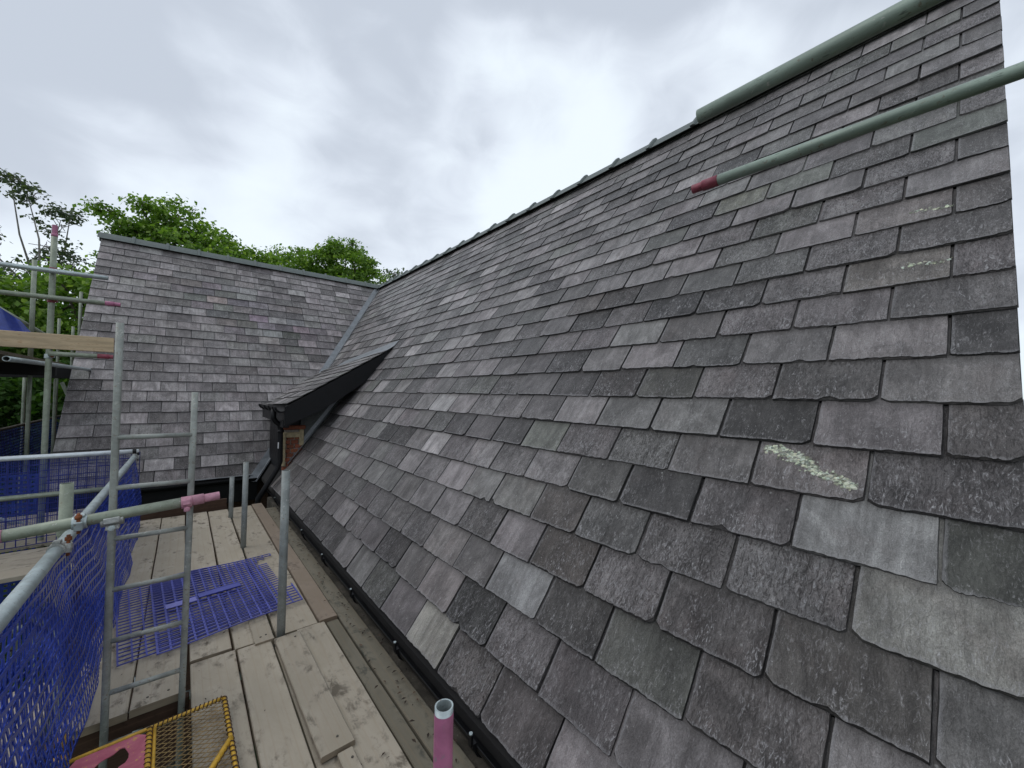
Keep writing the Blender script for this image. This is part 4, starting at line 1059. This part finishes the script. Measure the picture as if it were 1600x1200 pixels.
# expanded metal
mb = MB(); nx_, ny_ = 17, 40
def seg(p, q):
    d = (q-p).normalized(); s_ = Vector((-d.y, d.x, 0))*.0012; up = Vector((0, 0, .0010)); k = mb.add([p-s_-up, p+s_-up, q+s_-up, q-s_-up, p-s_+up, p+s_+up, q+s_+up, q-s_+up])
    for f in ((0, 3, 2, 1), (4, 5, 6, 7), (0, 1, 5, 4), (2, 3, 7, 6), (1, 2, 6, 5), (3, 0, 4, 7)): mb.face([k+i for i in f])
nu_, nv_ = 6, 26
for i in range(nu_):
    for j in range(nv_):
        u0_, u1_, um = .51+.48*i/nu_, .51+.48*(i+1)/nu_, .51+.48*(i+.5)/nu_; v0_, v1_ = j/nv_, (j+1)/nv_; vm = (v0_+v1_)/2
        seg(hp(u0_, vm), hp(um, v0_)); seg(hp(um, v0_), hp(u1_, vm)); seg(hp(u1_, vm), hp(um, v1_)); seg(hp(um, v1_), hp(u0_, vm))
mb.build('expanded_mesh', mat_simple('tarnished_wire', (.30, .20, .08), .6, .3, 30, .4, 0), ha, fix=False)
# pink plate with a torn hole, yellow edges
def mat_plate():
    mt, nt, b = newmat('chipped_pink_plate'); tc = nn(nt, 'ShaderNodeTexCoord'); V = tc.outputs['Object']
    a = noise(nt, V, 14, 5, .6, .5); f = noise(nt, V, 55, 4, .7)
    c = mixc(nt, rng(nt, a, .3, .7), (.46, .10, .15), (.60, .17, .22)); c = mixc(nt, rng(nt, mth(nt, 'ADD', mth(nt, 'MULTIPLY', f, .6), mth(nt, 'MULTIPLY', a, .4)), .56, .60), c, (.66, .36, .10))
    ln(nt, c, b.inputs['Base Color']); b.inputs['Roughness'].default_value = .6; bump(nt, b, f, .5, .001); return mt
M_PLATE = mat_plate()
mb = MB(); rd = random.Random(5)
outer = [(0.0, .02), (.46, .02), (.46, 1), (0, 1)]
# ring between outer rectangle and hole
hole = [(.09+.26*(.5+.5*math.cos(w_))+rd.uniform(-.012, .012), .20+.10*math.sin(w_)-.05*math.cos(w_)+rd.uniform(-.018, .018)) for w_ in [2*math.pi*i/24 for i in range(24)]]
def onrect(w_):
    cx_, cy_ = .22, .20; dx, dy = math.cos(w_), math.sin(w_); ts = []
    if dx > 0: ts.append((.46-cx_)/dx)
    if dx < 0: ts.append((0-cx_)/dx)
    if dy > 0: ts.append((1-cy_)/dy)
    if dy < 0: ts.append((.02-cy_)/dy)
    t_ = min(ts); return (cx_+dx*t_, cy_+dy*t_)
ang = [2*math.pi*i/24 for i in range(24)]; rec = [onrect(w_) for w_ in ang]
for tz in (.004,):
    kt = mb.add([hp(*q, tz) for q in hole]); ko = mb.add([hp(*q, tz) for q in rec]); kb = mb.add([hp(*q, tz-.004) for q in hole]); kob = mb.add([hp(*q, tz-.004) for q in rec])
    for i in range(24):
        j = (i+1) % 24; mb.face((kt+i, kt+j, ko+j, ko+i)); mb.face((kb+i, kob+i, kob+j, kb+j)); mb.face((kt+i, kb+i, kb+j, kt+j)); mb.face((ko+i, ko+j, kob+j, kob+i))
mb.build('plate', M_PLATE, ha)
# a small yellow clamp by the net
yc = empty('yellow_clamp', (-.36, 2.45, -.02), 'small yellow clamp beside the foot of the near net', 'clamp')
mb = MB(); mb.tube([(-.352, 2.46, .0), (-.352, 2.46, .03)], .022, 16, bore=.014); mb.box((-.375, 2.44, -.02), (-.33, 2.48, 0), bev=.004); mb.build('body', M_YELLOW, yc)

# leaf litter and grit under the gutter
mb = MB(); rd = random.Random(21)
for i in range(170):
    y = rd.uniform(1.2, 6); x = rd.gauss(.93, .045); x = min(1.0, max(.80, x)); s_ = rd.uniform(.006, .018); a_ = rd.uniform(0, 6.3); z_ = .004+rd.random()*.006
    if x < .862: z_ += .014
    c, sn = math.cos(a_), math.sin(a_)
    k = mb.add([(x+c*s_, y+sn*s_, z_), (x-sn*s_*.4, y+c*s_*.4, z_+.004), (x-c*s_, y-sn*s_, z_), (x+sn*s_*.4, y-c*s_*.4, z_+.003)])
    mb.face((k, k+1, k+2, k+3), tint=tuple([rd.choice((.6, 1, 2.5))]*3)+(1,))
o = mb.build('leaf_litter', M_DEAD, fix=False); tag(o, 'dead leaves and grit scattered on the edge board', 'leaf litter', kind='stuff')
mb = MB()
for i in range(60):
    y = rd.uniform(1.6, 6.1); x = rd.uniform(-.35, .72); s_ = rd.uniform(.004, .014); a_ = rd.uniform(0, 6.3); z_ = .007; c, sn = math.cos(a_), math.sin(a_)
    k = mb.add([(x+c*s_, y+sn*s_, z_), (x-sn*s_*.3, y+c*s_*.3, z_+.003), (x-c*s_, y-sn*s_, z_), (x+sn*s_*.3, y-c*s_*.3, z_+.003)]); mb.face((k, k+1, k+2, k+3))
o = mb.build('leaf_litter', M_DEAD, fix=False); tag(o, 'few dark leaf scraps and splinters lying on the pale deck boards', 'leaf litter', kind='stuff')

# green container far left, glimpsed between the poles
gc = empty('green_crate', (-3.4, 9.5, .2), 'green plastic crate at the far left edge behind the rails', 'crate')
mb = MB(); mb.box((-3.9, 11.5, .45), (-2.72, 11.8, .80), bev=.02); mb.build('body', M_GREEN, gc)

# ================================================================== TREES
def leaves(mb_v, centres, n_per, spread, size, rs, flat=.55):
    """returns arrays of diamond leaves clustered round the centres"""
    C_ = np.repeat(centres, n_per, axis=0); n = len(C_)
    p = C_+rs.normal(size=(n, 3))*np.array([spread, spread, spread*flat])
    d = rs.normal(size=(n, 3)); d[:, 2] -= .5; d /= np.linalg.norm(d, axis=1)[:, None]
    up = rs.normal(size=(n, 3))*.55+np.array([0, 0, 1.0]); s_ = np.cross(d, up); s_ /= np.linalg.norm(s_, axis=1)[:, None]+1e-9
    L = size*rs.uniform(.45, 1.6, n)[:, None]; nrm = np.cross(s_, d)
    v = np.stack([p, p+d*L*.45+s_*L*.36+nrm*L*.05, p+d*L, p+d*L*.45-s_*L*.36+nrm*L*.05], axis=1)
    cl = np.repeat(rs.uniform(0, 1, len(centres)), n_per)
    t_ = np.stack([np.clip(cl*.75+rs.uniform(-.05, .4, n), 0, 1), rs.uniform(0, 1, n), np.ones(n), np.ones(n)], axis=1)
    return v.reshape(-1, 3), t_
def tree(name, label, base, blobs, leaf=.13, n_cl=140, n_per=16, spread=.20, mat=M_LEAF, bark=M_BARK, trunk_r=.22, seed=1, group=None, cat='tree', twig=0):
    rs = np.random.RandomState(seed); t = empty(name, base, label, cat, group)
    mb = MB(); top = Vector(base)+Vector((0, 0, 0))
    cen = Vector((sum(b[0] for b in blobs)/len(blobs), sum(b[1] for b in blobs)/len(blobs), min(b[2] for b in blobs)-.6))
    mid = (Vector(base)+cen)/2+Vector((rs.uniform(-.3, .3), rs.uniform(-.3, .3), 0))
    mb.tube([Vector(base), mid, cen], trunk_r, 10, r2=trunk_r*.55)
    cs = []
    for bx, by, bz, rx, ry, rz in blobs:
        c = Vector((bx, by, bz)); m_ = (cen+c)/2+Vector((rs.uniform(-.4, .4), rs.uniform(-.4, .4), .2))
        mb.tube([cen, m_, c+Vector((0, 0, rz*.3))], trunk_r*.38, 7, r2=trunk_r*.10)
        n = max(12, int(n_cl*(rx*ry*rz)**.66)); d = rs.normal(size=(n, 3)); d /= np.linalg.norm(d, axis=1)[:, None]
        r_ = rs.uniform(.35, 1.0, n)**.45*(1+.16*np.sin(d[:, 0]*5+seed)*np.cos(d[:, 2]*6+d[:, 1]*4))
        q = np.array([bx, by, bz])+d*r_[:, None]*np.array([rx, ry, rz]); cs.append(q)
        for k_ in range(int(6+twig)):
            e_ = Vector(q[rs.randint(n)]); a_ = c+Vector(rs.normal(size=3)*.2)*rx; mb.tube([a_, (a_+e_)/2+Vector(rs.normal(size=3)*.08), e_], trunk_r*.11, 5, r2=.008)
    mb.build('trunk', bark, t, fix=False)
    cs = np.concatenate(cs); v, tn = leaves(None, cs, n_per, spread, leaf, rs)
    n = len(v)//4; me = bpy.data.meshes.new('crown'); me.vertices.add(len(v)); me.vertices.foreach_set('co', v.ravel())
    me.loops.add(n*4); me.loops.foreach_set('vertex_index', np.arange(n*4, dtype=np.int32)); me.polygons.add(n); me.polygons.foreach_set('loop_start', np.arange(0, n*4, 4, dtype=np.int32)); me.polygons.foreach_set('loop_total', np.full(n, 4, dtype=np.int32))
    me.update(calc_edges=True); me.materials.append(mat)
    ca = me.color_attributes.new('tint', 'FLOAT_COLOR', 'CORNER'); ca.data.foreach_set('color', np.repeat(tn, 4, axis=0).astype(np.float32).ravel())
    link('crown', me, t); return t
GZ = -4.6
tree('leafy_tree', 'broad green tree behind the side wing ridge, tallest on the left', (0.3, 20, GZ),
     [(.2, 20, 6.2, 2.1, 2.2, 1.7), (-.35, 20, 8.05, .85, 1.0, .85), (-.9, 20, 7.2, .9, 1.0, .8), (1.9, 20.3, 6.3, 1.5, 1.6, 1.25), (-1.65, 19.6, 7.25, .60, .7, .30), (-2.3, 19.6, 7.75, .36, .35, .20), (-1.45, 19.7, 8.25, .40, .4, .18), (-1.2, 20, 6.2, 1.2, 1.3, 1.0), (.7, 20.2, 7.5, .8, .8, .55), (3.1, 20.5, 5.9, 1.0, 1.3, 1.1), (-1.9, 19.8, 7.15, .45, .5, .22), (2.4, 20.4, 7.3, .7, .6, .3)],
     leaf=.125, n_cl=75, n_per=30, spread=.15, seed=3)
tree('leafy_tree', 'low rounded green tree between the two taller crowns over the ridge', (4.6, 24, GZ),
     [(4.3, 24, 8.0, 1.4, 1.6, 1.1), (5.4, 24.3, 7.6, 1.2, 1.4, .9), (3.3, 24, 7.5, 1.1, 1.2, .8), (4.9, 24, 8.95, .55, .6, .38), (6.0, 24.2, 7.9, .7, .8, .6)], leaf=.13, n_cl=75, n_per=28, spread=.17, seed=8)
tree('leafy_tree', 'dense bright green tree above the meeting of the two ridges', (7, 22, GZ),
     [(6.5, 22, 8.2, 1.2, 1.5, 1.2), (7.7, 22.3, 7.4, 1.15, 1.5, 1.25), (5.8, 22, 9.0, .6, .7, .6), (6.7, 22, 9.25, .7, .7, .45), (5.2, 22, 8.2, .6, .7, .7), (7.7, 22, 8.7, .5, .6, .35), (8.6, 22.6, 6.7, .9, 1.1, .9), (6.4, 21.8, 6.9, 1.5, 1.4, 1.2)], leaf=.125, n_cl=85, n_per=30, spread=.16, seed=12)
tree('leafy_tree', 'thin distant treetop just left of the main ridge end', (13.4, 31, GZ),
     [(12.6, 31, 9.6, 1.3, 1.2, 1.5), (14.0, 31, 10.0, 1.4, 1.2, 1.0), (13.0, 31, 11.2, .9, .8, .4), (14.9, 31, 11.0, .6, .6, .25)], leaf=.16, n_cl=40, n_per=14, spread=.26, mat=M_LEAFG, bark=M_PALEBARK, trunk_r=.2, seed=15, twig=6)
tree('sparse_tree', 'tall sparse tree with pale branches at the far left', (-3.6, 17.5, GZ),
     [(-2.95, 17.5, 6.35, .60, .6, .42), (-3.6, 17.5, 6.95, .50, .5, .28), (-4.5, 17.5, 5.9, .5, .6, .35), (-2.75, 17.5, 5.35, .45, .5, .30), (-3.2, 17.5, 5.6, .70, .7, .45), (-2.75, 17.5, 6.75, .34, .4, .16), (-3.9, 17.4, 7.35, .38, .3, .12), (-2.35, 17.5, 4.7, .5, .5, .35), (-3.9, 17.5, 4.9, .8, .8, .4), (-2.8, 17.5, 4.8, .7, .7, .4)],
     leaf=.095, n_cl=24, n_per=20, spread=.10, mat=M_LEAFG, bark=M_PALEBARK, trunk_r=.085, seed=22, twig=5)
tree('leafy_tree', 'leafy green tree behind the left guard rails, against the verge', (-2.3, 16, GZ),
     [(-2.5, 16, 3.7, 1.2, 1.3, 1.1), (-1.6, 16.2, 4.2, .9, 1.1, .9), (-2.0, 15.8, 2.6, 1.3, 1.3, 1.2), (-1.7, 16.5, 1.3, 1.0, 1.3, 1.2)], leaf=.12, n_cl=95, n_per=26, spread=.15, seed=31, mat=M_LEAF)
tree('leafy_tree', 'leafy green tree at the left edge behind the blue net flap', (-4.6, 16.5, GZ),
     [(-4.4, 16.5, 3.6, 1.4, 1.4, 1.1), (-5.8, 16.5, 3.5, 1.3, 1.4, 1.2), (-3.6, 16.2, 3.0, 1.1, 1.2, 1.2), (-7.4, 16.5, 3.3, 1.5, 1.5, 1.5)], leaf=.12, n_cl=95, n_per=26, spread=.15, seed=35, mat=M_LEAF)
tree('dark_shrub', 'dark shrubbery filling the gap under the upper platform', (-3.2, 14.5, GZ),
     [(-2.5, 14.8, .6, 1.5, 1.2, 1.6), (-4.2, 14.8, .9, 1.6, 1.2, 1.9), (-3.2, 14.5, -1.4, 2.2, 1.3, 1.8), (-6.2, 15, .7, 1.7, 1.3, 2.0), (-1.2, 15.6, -.4, 1.0, 1.0, 2.0), (-5.6, 14.8, -1.8, 1.9, 1.4, 1.8)], leaf=.13, n_cl=85, n_per=26, spread=.18, seed=41, mat=M_LEAFD, cat='shrub')
tree('dark_shrub', 'dark hedge of evergreens far behind the left hand trees', (-4.5, 22, GZ),
     [(-3.0, 22, 2.2, 2.2, 1.4, 2.6), (-5.5, 22, 2.2, 2.2, 1.4, 2.6), (-8.2, 22, 2.0, 2.4, 1.4, 2.8), (-1.0, 22, 1.4, 1.8, 1.4, 2.6), (-4.2, 22, -1.6, 3.4, 1.6, 2.4), (-8.5, 22, -1.6, 3.0, 1.6, 2.4)], leaf=.22, n_cl=70, n_per=22, spread=.3, seed=47, mat=M_LEAFD, cat='hedge')
tree('dark_shrub', 'dark bush low down beyond the near handrail', (-3.0, 9.6, GZ),
     [(-2.6, 9.4, -2.1, 1.2, 1.0, 1.0), (-4.2, 9.6, -2.0, 1.3, 1.0, 1.2), (-3.0, 8.2, -3.0, 1.4, 1.2, .8)], leaf=.10, n_cl=90, n_per=18, spread=.14, seed=44, mat=M_LEAFD, cat='shrub')
